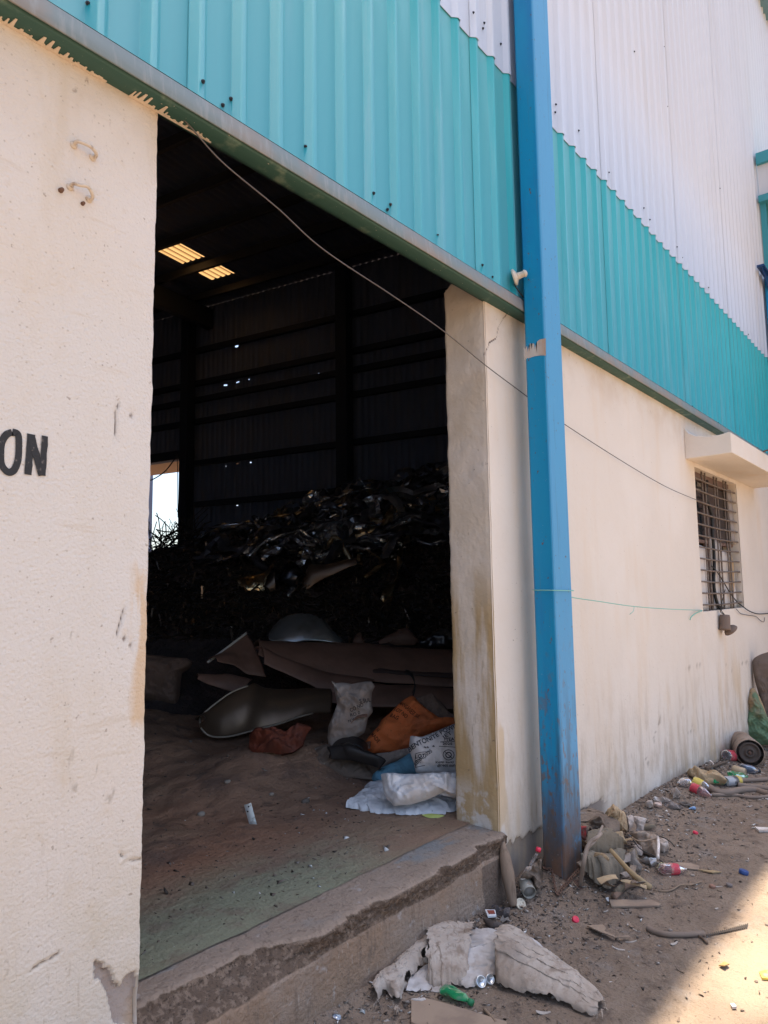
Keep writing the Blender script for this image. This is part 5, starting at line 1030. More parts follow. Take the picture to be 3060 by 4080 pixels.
# ================================================================== rubbish in the yard
def mg(name, c, r=.85, **k): return mat(name, c, r, **k)
dust_cloth = fabric('dusty_sackcloth', (.46, .385, .325), [('n', 3, 5, .42, .66, (.30, .225, .17), .85), ('n', 30, 4, .56, .70, (.21, .155, .12), .65), ('n', 9, 5, .54, .66, (.24, .175, .13), .7)], .9)
liner_m = fabric('dusty_liner', (.56, .52, .50), [('n', (4, 4, 9), 4, .48, .64, (.36, .29, .24), .85)], .5)
olive = fabric('olive_cloth', (.17, .135, .095), [('n', 4, 4, .45, .65, (.235, .19, .14), .8)], .95)
olive_b = fabric('greenish_grey_cloth', (.20, .17, .13), [('n', 4, 4, .45, .65, (.13, .105, .078), .8)], .95)
straw = fabric('straw_sackcloth', (.46, .33, .20), [('n', (30, 30, 6), 4, .5, .65, (.30, .20, .12), .8)], .95)
pale = fabric('pale_cloth', (.70, .64, .60), [('n', 6, 4, .5, .68, (.36, .28, .23), .8)], .9)
tan = fabric('tan_card', (.50, .39, .29), [('n', 6, 4, .5, .68, (.27, .19, .135), .8)], .9)
greyc = fabric('grey_card', (.31, .26, .225), [], .9)
brnc = fabric('brown_rag', (.24, .18, .135), [('n', 6, 4, .5, .68, (.15, .11, .085), .8)], .95)
redc = mg('red_card', (.36, .035, .03), .6, L=[('n', 18, 4, .55, .68, (.2, .12, .09), .8)])
def clear(name, c, r=.08, tr=.85): return mat(name, c, r, trans=tr, L=[('n', 25, 3, .52, .7, tuple(.45*q+.16 for q in c), .6)])
pet = clear('clear_pet', (.80, .74, .72)); pet_g = clear('green_pet', (.04, .42, .17), .12, .55); pet_p = clear('pinkish_pet', (.80, .55, .55))
_du = [('n', 30, 4, .5, .66, (.42, .33, .27), .7)]
redl = mg('red_label', (.52, .05, .075), .5, L=_du); yell = mg('yellow_label', (.62, .47, .09), .5, L=_du); redcap = mg('red_cap', (.68, .03, .075), .4); bluecap = mg('blue_cap', (.03, .07, .22), .5)
alum = mat('aluminium', (.75, .75, .75), .28, .95); tin = mat('dusty_tin', (.40, .37, .31), .6, .4, L=[('n', 30, 3, .5, .66, (.26, .2, .15), .8)])
hose_m = mg('dusty_hose', (.22, .165, .13), .85); wood = MATS['old_wood']; cardb = mg('flat_card', (.35, .255, .185), .95, L=[('n', 8, 4, .45, .7, (.25, .18, .135), .8)], B=[('n', 40, 3, .3, .006)])
def heapcloth(name, label, poly, C, bpx, m, lean=45, T=.05, wr=.012, folds=None, seed=1, cat='cloth', parent=None, up=0.0, **k):
    b = gh(C(*bpx))+[0, 0, up]; k.setdefault('back', 2.5); zf = k.pop('zf', G)
    p = Pil(name, [C(*q) for q in poly], b, m, parent, lean=lean, T=T*(.8 if parent is None else 1), wr=wr*(1.5 if parent is None else 1), folds=folds, seed=seed, zfun=zf, **k)
    if parent is None: tag(p.o, label, cat)
    return p
# big torn sack in front of the step
ts = root('torn_sack', gh(CT(650, 570)), 'big dusty torn woven sack lying rumpled on the ground before the step', 'sack')
def tg(pts, C=CT): return [gh(C(*q)) for q in pts]
buckle('frayed_end', tg([(60, 590), (130, 480), (210, 425), (300, 340), (400, 270), (440, 190)]), tg([(110, 690), (170, 620), (250, 690), (285, 590), (350, 520), (410, 440), (465, 385), (490, 240)]), dust_cloth, ts, 90, 44, 1.12, 1.35, G, .05, 170, 41, .45, ((.72, .75, .10), (.45, .85, .08)))
buckle('inner_liner', tg([(320, 510), (400, 435), (470, 410), (560, 430)]), tg([(290, 590), (430, 580), (520, 580), (580, 565)]), liner_m, ts, 50, 26, 1.1, 1.25, G, .015, 120, 42, .2)
buckle('open_liner', tg([(700, 185), (850, 184), (980, 215), (1090, 240), (1190, 295), (1240, 375)]), tg([(650, 565), (700, 572), (760, 550), (870, 510), (960, 500), (1100, 450)]), liner_m, ts, 80, 56, 1.12, 1.28, G, .05, 170, 44, .4)
buckle('sack_body', tg([(440, 215), (540, 160), (640, 150), (748, 165)]), tg([(430, 545), (475, 572), (570, 585), (660, 565), (712, 530)]), dust_cloth, ts, 84, 60, 1.6, 1.12, G, .085, 190, 43, .4, ((.05, .55, .07),))
buckle('rolled_end', tg([(895, 320), (940, 250), (1010, 250), (1150, 325), (1290, 420), (1420, 505), (1540, 590), (1615, 670)]), tg([(880, 500), (905, 572), (1050, 612), (1200, 655), (1380, 705), (1500, 750), (1580, 745)]), dust_cloth, ts, 104, 54, 1.06, 1.62, G, .10, 200, 45, .4, (), None, .22, .03, ([0, .2, .75, 1], [1.25, 1.15, .7, .3]))
sr = random.Random(5)
for (poly, num) in (([(60, 560), (130, 465), (210, 415), (300, 325), (400, 255), (436, 178)], 30), ([(80, 672), (120, 620), (200, 610), (215, 690), (245, 690), (262, 640)], 26), ([(540, 150), (640, 146), (742, 160)], 16), ([(985, 215), (1090, 240), (1190, 290), (1240, 360)], 26), ([(900, 300), (935, 240), (985, 232)], 16), ([(1550, 580), (1600, 620), (1615, 680), (1570, 740), (1500, 735)], 30)):
    sh_ = []
    for k_ in range(num):
        i = sr.randrange(len(poly)-1); t = sr.random(); a = np.array(poly[i])*(1-t)+np.array(poly[i+1])*t; p = gh(CT(*a)); rr = ray(*CT(*a)); hgt = sr.uniform(.015, .05); p = p-rr*(hgt/-rr[2])
        d = np.array([sr.gauss(0, 1), sr.gauss(0, 1), sr.gauss(-.3, .5)]); d /= np.linalg.norm(d); L_ = sr.uniform(.008, .03); s_ = np.cross(d, [0.3, .2, 1]); s_ = s_/np.linalg.norm(s_)*sr.uniform(.0008, .004)
        sh_.append(([p-d*L_*.4-s_, p-d*L_*.4+s_, p+d*L_*.4+s_*.8+[0, 0, .002], p+d*L_*.4-s_*.8+[0, 0, .002], p+d*L_+s_*.2-[0, 0, .003]], [(0, 1, 2, 3), (3, 2, 4)]))
    v, f = join(sh_); obj('fringe', v, f, dust_cloth, ts)
# rag pile behind the blue post
oc = root('cloth', gh(CR(600, 1600)), 'rumpled olive cloth with deep folds, nearest the blue post in the rag pile', 'cloth')
buckle('lower_fold', tg([(235, 1380), (330, 1260), (480, 1280), (640, 1240), (760, 1240), (820, 1320)], CR), tg([(250, 1440), (390, 1560), (480, 1600), (600, 1620), (690, 1560), (800, 1440)], CR), olive_b, oc, 70, 48, 1.4, 1.3, G, .13, 170, 51, .0)
buckle('upper_fold', tg([(350, 1080), (480, 1045), (615, 1030), (680, 1100), (770, 1230)], CR), tg([(330, 1290), (440, 1330), (560, 1340), (660, 1320), (790, 1290)], CR), olive, oc, 60, 40, 1.35, 1.25, lambda x, y: G(x, y)+.06, .10, 150, 52, .0)
bw = buckle('cloth', tg([(175, 690), (350, 640), (520, 720), (620, 760), (720, 880)], CR), tg([(170, 1010), (330, 1020), (500, 1030), (650, 1010), (740, 990)], CR), brnc, None, 80, 44, 1.25, 1.4, G, .12, 160, 53, .1); tag(bw, 'wide brown cloth bunched into ridges under the rag pile', 'cloth')
heapcloth('rag', 'small strip of olive cloth trailing below the rumpled olive cloth', [(600, 1625), (660, 1570), (750, 1470), (800, 1450), (795, 1530), (720, 1615), (640, 1645)], CR, (660, 1640), olive, 50, .02, .008, [(40, .04, .008, .03)], 53)
heapcloth('sack', 'straw coloured sack end standing up against the wall in the rag pile', [(490, 610), (540, 520), (590, 455), (645, 408), (700, 450), (790, 520), (815, 600), (835, 690), (830, 775), (700, 765), (600, 725), (525, 665)], CR, (660, 880), straw, 18, .06, .012, [(-60, .07, .022, .10)], 54, cat='sack', fray=.006)
heapcloth('rag', 'narrow white rag folded over beside the straw coloured sack', [(815, 575), (870, 553), (905, 570), (918, 650), (900, 710), (850, 775), (830, 700)], CR, (850, 880), pale, 25, .03, .008, [(80, .06, .01, .05)], 55)
heapcloth('rag', 'wide white rag with square corner on top of the rag pile', [(905, 570), (1000, 578), (1085, 605), (1055, 690), (1035, 780), (935, 780), (950, 690), (918, 630)], CR, (980, 880), pale, 30, .03, .008, [(70, .09, .01, .06)], 56)
heapcloth('card', 'pale tan card folded over a beam of rags in the middle of the pile', [(615, 790), (700, 775), (765, 765), (785, 850), (835, 935), (720, 935), (680, 880)], CR, (740, 1060), tan, 30, .02, .004, [(70, .2, .01, .03)], 57, cat='card', pw=4)
heapcloth('bag', 'crumpled beige bag with a dark open mouth at the outer side of the rag pile', [(885, 810), (940, 785), (1020, 780), (1100, 788), (1240, 825), (1250, 900), (1215, 970), (1215, 1110), (1130, 1090), (1040, 1050), (1010, 980), (950, 900)], CR, (1130, 1140), dust_cloth, 35, .06, .02, [(50, .09, .02, .1)], 58, cat='bag')
heapcloth('bag', 'puffed pale bag corner on the outermost side of the rag pile', [(1245, 880), (1310, 865), (1370, 920), (1378, 990), (1315, 1055), (1260, 1040), (1225, 960)], CR, (1300, 1060), pale, 40, .05, .01, [(60, .08, .01, .06)], 59, cat='bag')
heapcloth('rag', 'long brown rag twisted level across the rag pile', [(175, 970), (350, 965), (560, 905), (690, 905), (725, 945), (720, 992), (500, 1008), (300, 1005)], CR, (450, 1130), brnc, 25, .05, .01, [(82, .03, .012, .03)], 60)
heapcloth('rag', 'dark brown cloth sloping under the tan card', [(420, 850), (450, 790), (530, 720), (600, 760), (690, 890), (700, 930), (500, 935), (320, 955)], CR, (520, 1060), brnc, 22, .05, .012, [(75, .09, .02, .1)], 61)
heapcloth('rag', 'white streaked rag between the beige bag and the rubber flap', [(895, 960), (960, 940), (1015, 970), (1040, 1050), (1020, 1090), (940, 1080)], CR, (980, 1140), pale, 35, .03, .01, [(50, .06, .012, .05)], 62)
heapcloth('sheet', 'grey brown board slanting against the blue post on top of the pile', [(150, 515), (270, 520), (445, 590), (380, 635), (250, 655), (150, 665)], CR, (280, 860), greyc, 40, .012, .004, None, 63, cat='board', pw=6, back=.5)
heapcloth('sheet', 'small blue grey panel next to the red carton', [(285, 705), (390, 680), (455, 715), (395, 805), (285, 805)], CR, (360, 960), mg('bluegrey_panel', (.26, .25, .24), .5), 25, .008, .002, None, 64, cat='panel', pw=6, back=.5)
heapcloth('carton', 'torn red carton stuck behind the blue post', [(170, 695), (290, 700), (285, 890), (250, 890), (200, 840)], CR, (240, 1040), redc, 12, .015, .006, None, 65, cat='carton', pw=6, back=.6)
heapcloth('rubber_flap', 'curved grey brown rubber flap standing at the foot of the pile', [(790, 1130), (860, 1050), (910, 1005), (935, 1015), (950, 1130), (1030, 1240), (1000, 1295), (900, 1308), (840, 1230)], CR, (920, 1310), greyc, 30, .05, .006, None, 66, cat='rubber flap')
heapcloth('foil', 'silvery star shaped foil offcut by the beige bag', [(975, 1150), (1060, 1140), (1120, 1165), (1225, 1130), (1215, 1200), (1150, 1240), (1110, 1195), (1060, 1190)], CR, (1110, 1240), mat('dull_foil', (.45, .42, .40), .4, .7), 55, .01, .02, None, 67, cat='foil', smooth=False)
heapcloth('plastic', 'pale yellow plastic scrap behind the red labelled bottle', [(1215, 1265), (1240, 1200), (1290, 1165), (1345, 1205), (1345, 1255), (1280, 1280)], CR, (1280, 1280), mg('pale_yellow', (.62, .60, .38), .6), 35, .02, .008, None, 68, cat='plastic scrap')
heapcloth('cardboard', 'torn brown cardboard piece leaning on the wall behind the blue post', [(150, 270), (200, 300), (240, 315), (300, 325), (345, 370), (330, 430), (350, 500), (340, 530), (260, 510), (150, 500)], CR, (280, 640), mg('torn_card', (.36, .20, .10), .95, L=[('n', 7, 4, .4, .62, (.11, .07, .045), .9)]), 4, .012, .01, None, 69, cat='cardboard', pw=5, back=.5, fray=.004)
heapcloth('rag', 'crumpled brown rags heaped low at the wall end of the rag pile', [(420, 560), (500, 600), (540, 700), (480, 780), (380, 820), (330, 760), (300, 900), (170, 900), (170, 640), (300, 640)], CR, (350, 980), brnc, 30, .05, .03, [(30, .1, .02, .1)], 70)
sr = random.Random(23)
for k_ in range(22):
    q = (sr.uniform(230, 1250), sr.uniform(620, 1500)); 
    if q[0]+ (q[1]-620)*.3 > 1400: continue
    p = gh(CR(*q)); hg = sr.uniform(.02, .13)*max(.15, 1-abs(q[0]-600)/800); rr = ray(*CR(*q)); p = p-rr*(hg/-rr[2]); a = sr.uniform(0, 6.28); L_, W_ = sr.uniform(.05, .13), sr.uniform(.025, .07)
    ex2 = np.array([math.cos(a), math.sin(a), sr.uniform(-.5, .3)]); ey2 = np.array([-math.sin(a), math.cos(a), sr.uniform(-.6, .6)])
    A = [p-ex2*L_/2+ey2*W_*sr.uniform(.2, .7)+[0, 0, sr.uniform(-.01, .01)], p+ey2*W_*sr.uniform(.3, .6)+[0, 0, sr.uniform(0, .02)], p+ex2*L_/2+ey2*W_*sr.uniform(.1, .6)]
    B = [p-ex2*L_/2-ey2*W_*sr.uniform(.2, .7), p-ey2*W_*sr.uniform(.3, .6)+[0, 0, sr.uniform(-.01, .02)], p+ex2*L_/2-ey2*W_*sr.uniform(.1, .6)]
    o = sheet('scrap', A, B, sr.choice([brnc, olive, tan, greyc, pale, dust_cloth, straw, cardb_ if False else brnc]), None, 18, 10, sr.uniform(-.015, .02), .008, 22, .0015, k_, smooth=True); tag(o, 'torn scrap of cloth or card mixed into the rag pile', 'scrap', 'scraps in the rag pile')
def tubeobj(name, label, pts, C, r, m, cat, h=.01, f=G, k=6, n=8, z=None):
    P = []
    for i, q in enumerate(pts):
        hh = h if np.isscalar(h) else h[i]; p = gh(C(*q[:2]), f)
        if hh > .02: rr = ray(*C(*q[:2])); t = (hh)/(-rr[2]); p = p-rr*t   # raised above the ground along the sight line
        else: p = p+[0, 0, hh]
        P.append(p)
    v, f_ = tube(P, r, n, k); o = obj(name, v, f_, m, None, True, P[0]); tag(o, label, cat); return o
tubeobj('pipe', 'pale bent plastic conduit looping from the post foot over the rags', [(200, 1490), (225, 1330), (245, 1180), (290, 1000), (350, 900), (430, 850), (480, 800)], CR, .0095, mg('pale_conduit', (.30, .235, .19), .8), 'conduit', [.0, .06, .12, .17, .20, .22, .22])
tubeobj('pipe', 'second thinner conduit beside the pale bent one', [(215, 1500), (240, 1340), (262, 1190), (310, 1000), (400, 900), (500, 700)], CR, .006, mg('pale_conduit', (.30, .235, .19), .8), 'conduit', [.0, .06, .12, .17, .2, .24])
tubeobj('wooden_lath', 'pale wooden lath slanting down out of the rag pile onto the ground', [(610, 1020), (850, 1290), (1000, 1420), (1140, 1545)], CR, [.010, .014, .017, .016], mg('pale_lath', (.36, .255, .14), .9), 'lath', [.19, .09, .03, .01])
tubeobj('pipe', 'short bent brown pipe on the gravel below the olive cloth', [(650, 1690), (700, 1640), (770, 1560), (850, 1520), (985, 1500)], CR, .016, mg('brown_pipe', (.22, .14, .10), .8), 'pipe', .016)
for k_, (a, lab) in enumerate(([[(880, 850), (1000, 900), (1240, 860)], 'thin straight twig across the beige bag'], [[(900, 880), (1010, 1010), (1200, 1110), (1350, 1245)], 'thin black wire bending past the beige bag'], [[(1200, 830), (1300, 850), (1400, 910), (1450, 970)], 'thin dark wire arching off the pale bag corner'], [[(1230, 850), (1240, 960), (1230, 1130)], 'pale strap hanging at the mouth of the beige bag'])):
    tubeobj('wire' if k_ else 'twig', lab, a, CR, (.004, .003, .003, .008)[k_], (mg('twig_wood', (.27, .19, .13), .9), blackc, blackc, pale)[k_], 'wire' if 0 < k_ < 3 else ('strap' if k_ else 'twig'), .12 if k_ != 1 else [.14, .1, .06, .01])
def flat(name, label, poly, C, m, cat, th=.006, lift=.004, tilt=0, f=G):
    P = [gh(C(*q), f)+[0, 0, lift] for q in poly]; P = np.array(P); 
    if tilt: P[:, 2] += tilt*np.linspace(0, 1, len(P))
    v, ff = prism(P, (0, 0, th)); o = obj(name, v, ff, m, None, False, P.mean(0)); tag(o, label, cat); return o
flat('cardboard', 'long flat cardboard strip on the ground below the rag pile', [(585, 1705), (900, 1708), (1150, 1712), (1280, 1765), (1240, 1785), (900, 1790), (620, 1790)], CR, cardb, 'cardboard', .008)
flat('metal_tag', 'little white triangular tag by the cardboard strip', [(540, 1690), (582, 1680), (585, 1735), (560, 1725)], CR, mg('white_tag', (.7, .7, .7), .4), 'tag', .003, .012)
flat('cardboard', 'thin brown card strip on the open dirt beyond the red labelled bottle', [(1010, 770), (1030, 765), (1130, 770), (1190, 790), (1185, 815), (1100, 805)], CG, cardb, 'cardboard', .005)
flat('wood_chip', 'long thin wood splinter following the brown card strip', [(1180, 815), (1280, 820), (1340, 830), (1280, 836)], CG, mg('pale_lath', (.36, .255, .14), .9), 'splinter', .006)
flat('cardboard', 'torn brown card with a hole on the dirt below the red cap', [(412, 1205), (520, 1200), (545, 1225), (535, 1250), (610, 1290), (700, 1285), (712, 1300), (600, 1302), (520, 1275), (450, 1245)], CG, cardb, 'cardboard', .005, .006, .015)
flat('plank', 'flat brown plank half buried beside the torn sack', [(330, 650), (420, 640), (700, 720), (960, 800), (960, 880), (500, 880), (330, 800)], CT, cardb, 'plank', .010, .0)
flat('paper', 'white crumpled strip at the edge of the open dirt', [(1570, 525), (1660, 530), (1690, 550), (1600, 552)], CG, pale, 'paper', .012)
flat('wrapper', 'yellow wrapper lying in the sunlight', [(1600, 1525), (1640, 1515), (1690, 1520), (1690, 1575), (1620, 1570)], CG, yell, 'wrapper', .008, .004)
flat('paper', 'small curled white scrap in the sunlight', [(1400, 1748), (1425, 1745), (1445, 1768), (1415, 1772)], CG, pale, 'paper', .008)
flat('leaf', 'dry curled leaf at the border of sun and shade', [(1320, 1475), (1360, 1455), (1395, 1480), (1360, 1500)], CG, mg('dry_leaf', (.34, .22, .09), .8), 'leaf', .004, .004, .012)
flat('leaf', 'dry brown leaf curled beside the rolled end of the torn sack', [(178, 1455), (210, 1425), (245, 1425), (235, 1445), (195, 1462)], CG, mg('dry_leaf2', (.25, .18, .13), .8), 'leaf', .006, .004, .015)
tubeobj('hose', 'short piece of brown hose lying on the dirt near the sunlit edge', [(830, 1225), (880, 1250), (960, 1268), (1060, 1272), (1150, 1268), (1220, 1262)], CG, .0125, hose_m, 'hose', .012)
ms_ = []
for k_ in range(22):
    t = k_/21; a = gh(CG(1235+t*275, 1270-t*55)); b = gh(CG(1240+t*280, 1258-t*75)); ms_.append(tube([a+[0, 0, .006], b+[0, 0, .006]], .0022, 4, 0))
for k_ in range(3): ms_.append(tube([gh(CG(1235+q*280, 1270-q*60-k_*8*q))+[0, 0, .007] for q in np.linspace(0, 1, 6)], .002, 4, 2))
v, f = join(ms_); o = obj('mesh_strip', v, f, mg('dark_mesh', (.07, .055, .045), .8), None, False, gh(CG(1235, 1270))); tag(o, 'torn strip of dark wire mesh continuing from the brown hose', 'mesh strip')
tubeobj('twig', 'small twig tuft at the joint of hose and mesh', [(1185, 1275), (1210, 1290), (1240, 1322)], CG, .006, mg('twig_dark', (.13, .09, .065), .9), 'twig', .008)
tubeobj('twig', 'long branching twig on the gravel beyond the wooden lath', [(870, 955), (980, 960), (1060, 920), (1130, 918), (1205, 895)], CG, .004, mg('twig_wood', (.27, .19, .13), .9), 'twig', .008)
tubeobj('twig', 'short thin stick near the bottom edge beside the green crushed bottle', [(812, 712), (850, 755), (890, 800)], CT, .006, mg('twig_wood', (.27, .19, .13), .9), 'twig', .008)
# bottles, cans, caps
def bottle(label, a, b, C, r, mb, ml=None, mc=None, lab=(.35, .65), crushed=None, cat='bottle', neck=True, f=G):
    A = gh(C(*a), f); B = gh(C(*b), f); A = A+[0, 0, r*.9]; B = B+[0, 0, r*(.6 if neck else .9)]; L = np.linalg.norm(B-A); ax = (B-A)/L
    rt = root('bottle' if cat == 'bottle' else 'can', A, label, cat)
    if neck: pr = [(0, .012), (r*.55, .0), (r*.95, .012), (r, .03), (r*.97, L*.3), (r, L*.34), (r, L*.55), (r*.9, L*.66), (r*.6, L*.8), (r*.34, L*.9), (r*.30, L*.93), (r*.36, L*.94), (r*.30, L*.95), (r*.30, L), (0, L)]
    else: pr = [(0, .004), (r*.78, .006), (r*.82, 0), (r*.86, .004), (r, .014), (r, L-.014), (r*.86, L-.004), (r*.82, L), (r*.78, L-.006), (0, L-.005)]
    v, f_ = lathe(pr, A, ax, 22, crushed); v = np.array(v)
    if crushed: v = v+(fbm(v*38, 2, 5)-.5)[:, None]*np.array([.5, .5, .6])*r
    v[:, 2] = np.maximum(v[:, 2], G(v[:, 0], v[:, 1])+.001)
    obj('body', v, f_, mb, rt, not crushed)
    if ml is not None:
        v, f_ = lathe([(r*1.012, L*lab[0]), (r*1.015, L*(lab[0]*.7+lab[1]*.3)), (r*1.012, L*lab[1])], A, ax, 22, crushed); obj('label', v, f_[:44], ml, rt, True)
    if mc is not None: v, f_ = lathe([(0, 0), (r*.40, 0), (r*.42, .004), (r*.42, .018), (0, .019)], B-ax*.01, ax, 14); obj('cap', v, f_, mc, rt, True)
    return rt
bottle('clear plastic bottle with red label lying on the open dirt past the rag pile', (1258, 1340), (1605, 1320), CR, .030, pet_p, redl, None, (.34, .66))
bottle('crushed green plastic bottle at the lower edge of the torn sack', (530, 600), (725, 685), CT, .028, pet_g, None, mg('green_cap', (.02, .18, .07), .5), crushed=.55)
bottle('green plastic bottle crushed flat behind the dark can, by the hoses', (755, 1365), (985, 1390), CE, .042, pet_g, None, None, crushed=.6)
bottle('second green plastic bottle, squashed short beyond the dark can', (1080, 1290), (1330, 1290), CE, .045, pet_g, None, None, crushed=.6)
bottle('clear bottle with yellow label lying against the red labelled one', (480, 1385), (765, 1500), CE, .040, pet, yell, None, (.02, .52))
bottle('clear bottle with short red label in front of the yellow labelled one', (455, 1470), (770, 1595), CE, .036, pet_p, redl, None, (.03, .4))
bottle('empty clear plastic bottle resting by the wall before the wrinkled cardboard', (430, 1400), (240, 1390), CE, .036, pet, None, None)
bottle('clear bottle with wide red label lying at the wall in front of the big filter', (985, 985), (1270, 975), CE, .050, pet, redl, None, (.08, .55))
bottle('dark smoky bottle lying beyond the green ones', (1230, 1170), (1520, 1200), CE, .040, clear('smoky_pet', (.10, .13, .18), .15, .4), None, mg('black_cap', (.02, .02, .02), .5))
bottle('dark drinks can with yellow end lying among the green bottles', (985, 1395), (1200, 1375), CE, .040, mg('dark_can', (.10, .10, .11), .35, L=[('n', (9, 9, 9), 2, .52, .56, (.5, .5, .52), .7)]), yell, None, (.72, .97), cat='can', neck=False)
bottle('tan drinks can with open end facing the yard, by the smoky bottle', (1105, 1180), (1310, 1240), CE, .036, mg('tan_can', (.45, .34, .22), .4), None, None, cat='can', neck=False)
def cap(label, q, C, r, m, tiltv=(0, 0, 1), up=.0):
    p = gh(C(*q)); v, f = lathe([(0, 0), (r, 0), (r*1.03, .003), (r, r*.75), (r*.92, r*.82), (0, r*.84)], p+[0, 0, up], tiltv, 18); o = obj('bottle_closure', v, f, m, None, True, p); tag(o, label, 'bottle cap')
cap('red plastic bottle cap on the dirt in front of the post foot', (1412, 112), CT, .0165, redcap, (-.3, -.55, .75))
cap('red plastic cap far out on the open dirt', (1158, 555), CG, .016, redcap, (.1, -.3, 1))
cap('dark blue plastic cap on the dirt beyond the card strip', (1490, 832), CG, .024, bluecap, (.1, -.2, 1))
cap('brown cap on the dirt halfway to the dark blue cap', (1275, 928), CG, .016, mg('brown_cap', (.25, .13, .09), .6), (0, -.2, 1))
cap('grey cap on the dirt close by the brown cap', (1390, 918), CG, .016, mg('grey_cap', (.16, .13, .12), .6), (0, -.2, 1))
# corner between step and post
p = gh(CQ(960, 1590))+[0, 0, .032]; d_ = np.array([.55, .55, .22])
ct = root('tin_cup', p, 'small dusty tin cup lying on its side between step and post', 'cup')
v, f = lathe([(.030, .014), (.031, 0), (.034, .0), (.034, .085), (.032, .088), (0, .088)], p-d_*.03, d_, 20, cap0=False); obj('body', v, f, tin, ct, True)
v, f = lathe([(0, .03), (.0305, .03), (.0305, .013)], p-d_*.03, d_, 20); obj('base', v, f, mg('tin_dark', (.28, .26, .24), .6), ct, True)
p = gh(CQ(885, 1690)); v, f = lathe([(0, 0), (.026, 0), (.027, .006), (.024, .009), (.022, .006), (0, .006)], p+[0, 0, .012], (-.4, -.75, .6), 22); o = obj('jar_lid', v, f, mg('cream_lid', (.66, .58, .45), .5, L=[('n', 40, 3, .58, .68, (.3, .2, .14), .7)]), None, True, p); tag(o, 'round cream jar lid propped below the tin cup', 'lid')
heapcloth('foil', 'scrap of bright silver foil next to the tin cup', [(800, 1560), (830, 1535), (880, 1560), (905, 1575), (880, 1600), (830, 1600)], CQ, (850, 1600), mat('bright_foil', (.8, .8, .82), .2, 1.0), 40, .01, .02, None, 71, cat='foil', smooth=False, n=60, rings=10)
flat('matchbox', 'small red and white box lid lying by the dark rag', [(552, 1772), (648, 1775), (660, 1830), (580, 1838)], CQ, mg('white_tag', (.7, .7, .7), .4), 'box lid', .008, .02); o_ = bpy.data.objects['matchbox']
P_ = [gh(CQ(*q))+[0, 0, .0295] for q in ((572, 1785), (640, 1787), (648, 1818), (590, 1822))]; v, f = prism(P_, (0, 0, .0015)); obj('print', v, f, mg('brown_red', (.25, .06, .04), .5), o_)
heapcloth('rag', 'dark grey rag on the ground where the step meets the wall', [(610, 1680), (640, 1665), (670, 1700), (720, 1690), (790, 1700), (780, 1780), (700, 1800), (640, 1760)], CQ, (700, 1800), mg('dark_rag', (.11, .09, .085), .9), 50, .025, .02, [(40, .05, .01, .05)], 72)
heapcloth('rubber_flap', 'folded dark rubber piece under the little box lid', [(530, 1800), (560, 1790), (600, 1840), (720, 1850), (760, 1880), (740, 1920), (600, 1910)], CQ, (650, 1915), mg('dark_rubber_dusty', (.09, .07, .06), .8), 50, .03, .006, None, 73, cat='rubber flap')
flat('metal_offcut', 'star shaped silvery offcut beside the dark grey rag', [(690, 1850), (720, 1800), (735, 1835), (770, 1815), (790, 1860), (750, 1845), (720, 1865)], CQ, mat('dull_foil', (.45, .42, .40), .4, .7), 'metal offcut', .004, .012)
bt = gh(CQ(1000, 1290)); tubeobj('glass_neck', 'thin bottle neck with red stopper leaning behind the post', [(980, 1300), (1010, 1240), (1040, 1190)], CQ, .009, clear('clear_pet', (.8, .74, .72)), 'bottle neck', [.12, .15, .19]); 
p = gh(CQ(1050, 1170)); rr = ray(*CQ(1050, 1170)); p = p-rr*(.2/-rr[2]); v, f = lathe([(0, 0), (.013, 0), (.013, .02), (0, .021)], p, (.5, 0, .8), 12); o = obj('stopper', v, f, redcap, bpy.data.objects['glass_neck'], True)
heapcloth('rag', 'dirty brown rags and paper stuffed behind the blue post near the step', [(885, 1420), (900, 1380), (950, 1310), (1010, 1240), (1090, 1230), (1095, 1400), (1080, 1500), (1030, 1560), (1000, 1420), (920, 1440)], CQ, (1020, 1600), brnc, 20, .06, .03, [(50, .1, .02, .1)], 74)
heapcloth('paper', 'crumpled pale paper on the brown rags behind the post', [(940, 1310), (990, 1300), (995, 1330), (960, 1350), (930, 1430), (885, 1440), (890, 1400)], CQ, (950, 1600), pale, 15, .015, .012, None, 75, cat='paper', n=60, rings=10, back=.5)
for k_, (q, r_, lab) in enumerate((((790, 553), .022, 'upright ring pull can end showing in the gap of the torn sack'), ((850, 532), .019, 'second can end leaning behind the first one'))):
    p = gh(CT(*q)); rt = root('can_end', p, lab, 'can end'); ax = np.array([-.35, -.75, .55])
    v, f = lathe([(0, .0), (r_*.78, .0), (r_*.82, .005), (r_*.95, .006), (r_, .003), (r_, -.012), (r_*.9, -.014)], p+[0, 0, r_*.9], ax, 24); obj('rim', v, f, alum, rt, True)
    v, f = lathe([(0, 0), (r_*.3, 0), (r_*.3, .003), (0, .003)], p+[0, 0, r_*.9]+ax*.002+np.array([.002, 0, .003]), ax, 12, .6); obj('tab', v, f, mg('dark_can', (.1, .1, .11), .35), rt, True)
heapcloth('foil', 'crumpled silver foil ball at the foot of the step', [(205, 1400), (225, 1390), (262, 1400), (265, 1425), (235, 1440), (208, 1430)], CF, (235, 1440), mat('bright_foil', (.8, .8, .82), .2, 1.0), 40, .02, .014, None, 76, cat='foil', smooth=False, n=50, rings=9)
heapcloth('plastic', 'white torn plastic strip under the frayed end of the torn sack', [(325, 632), (380, 640), (420, 625), (432, 640), (400, 660), (340, 645)], CT, (380, 662), pale, 60, .008, .006, None, 77, cat='plastic scrap', n=50, rings=8)
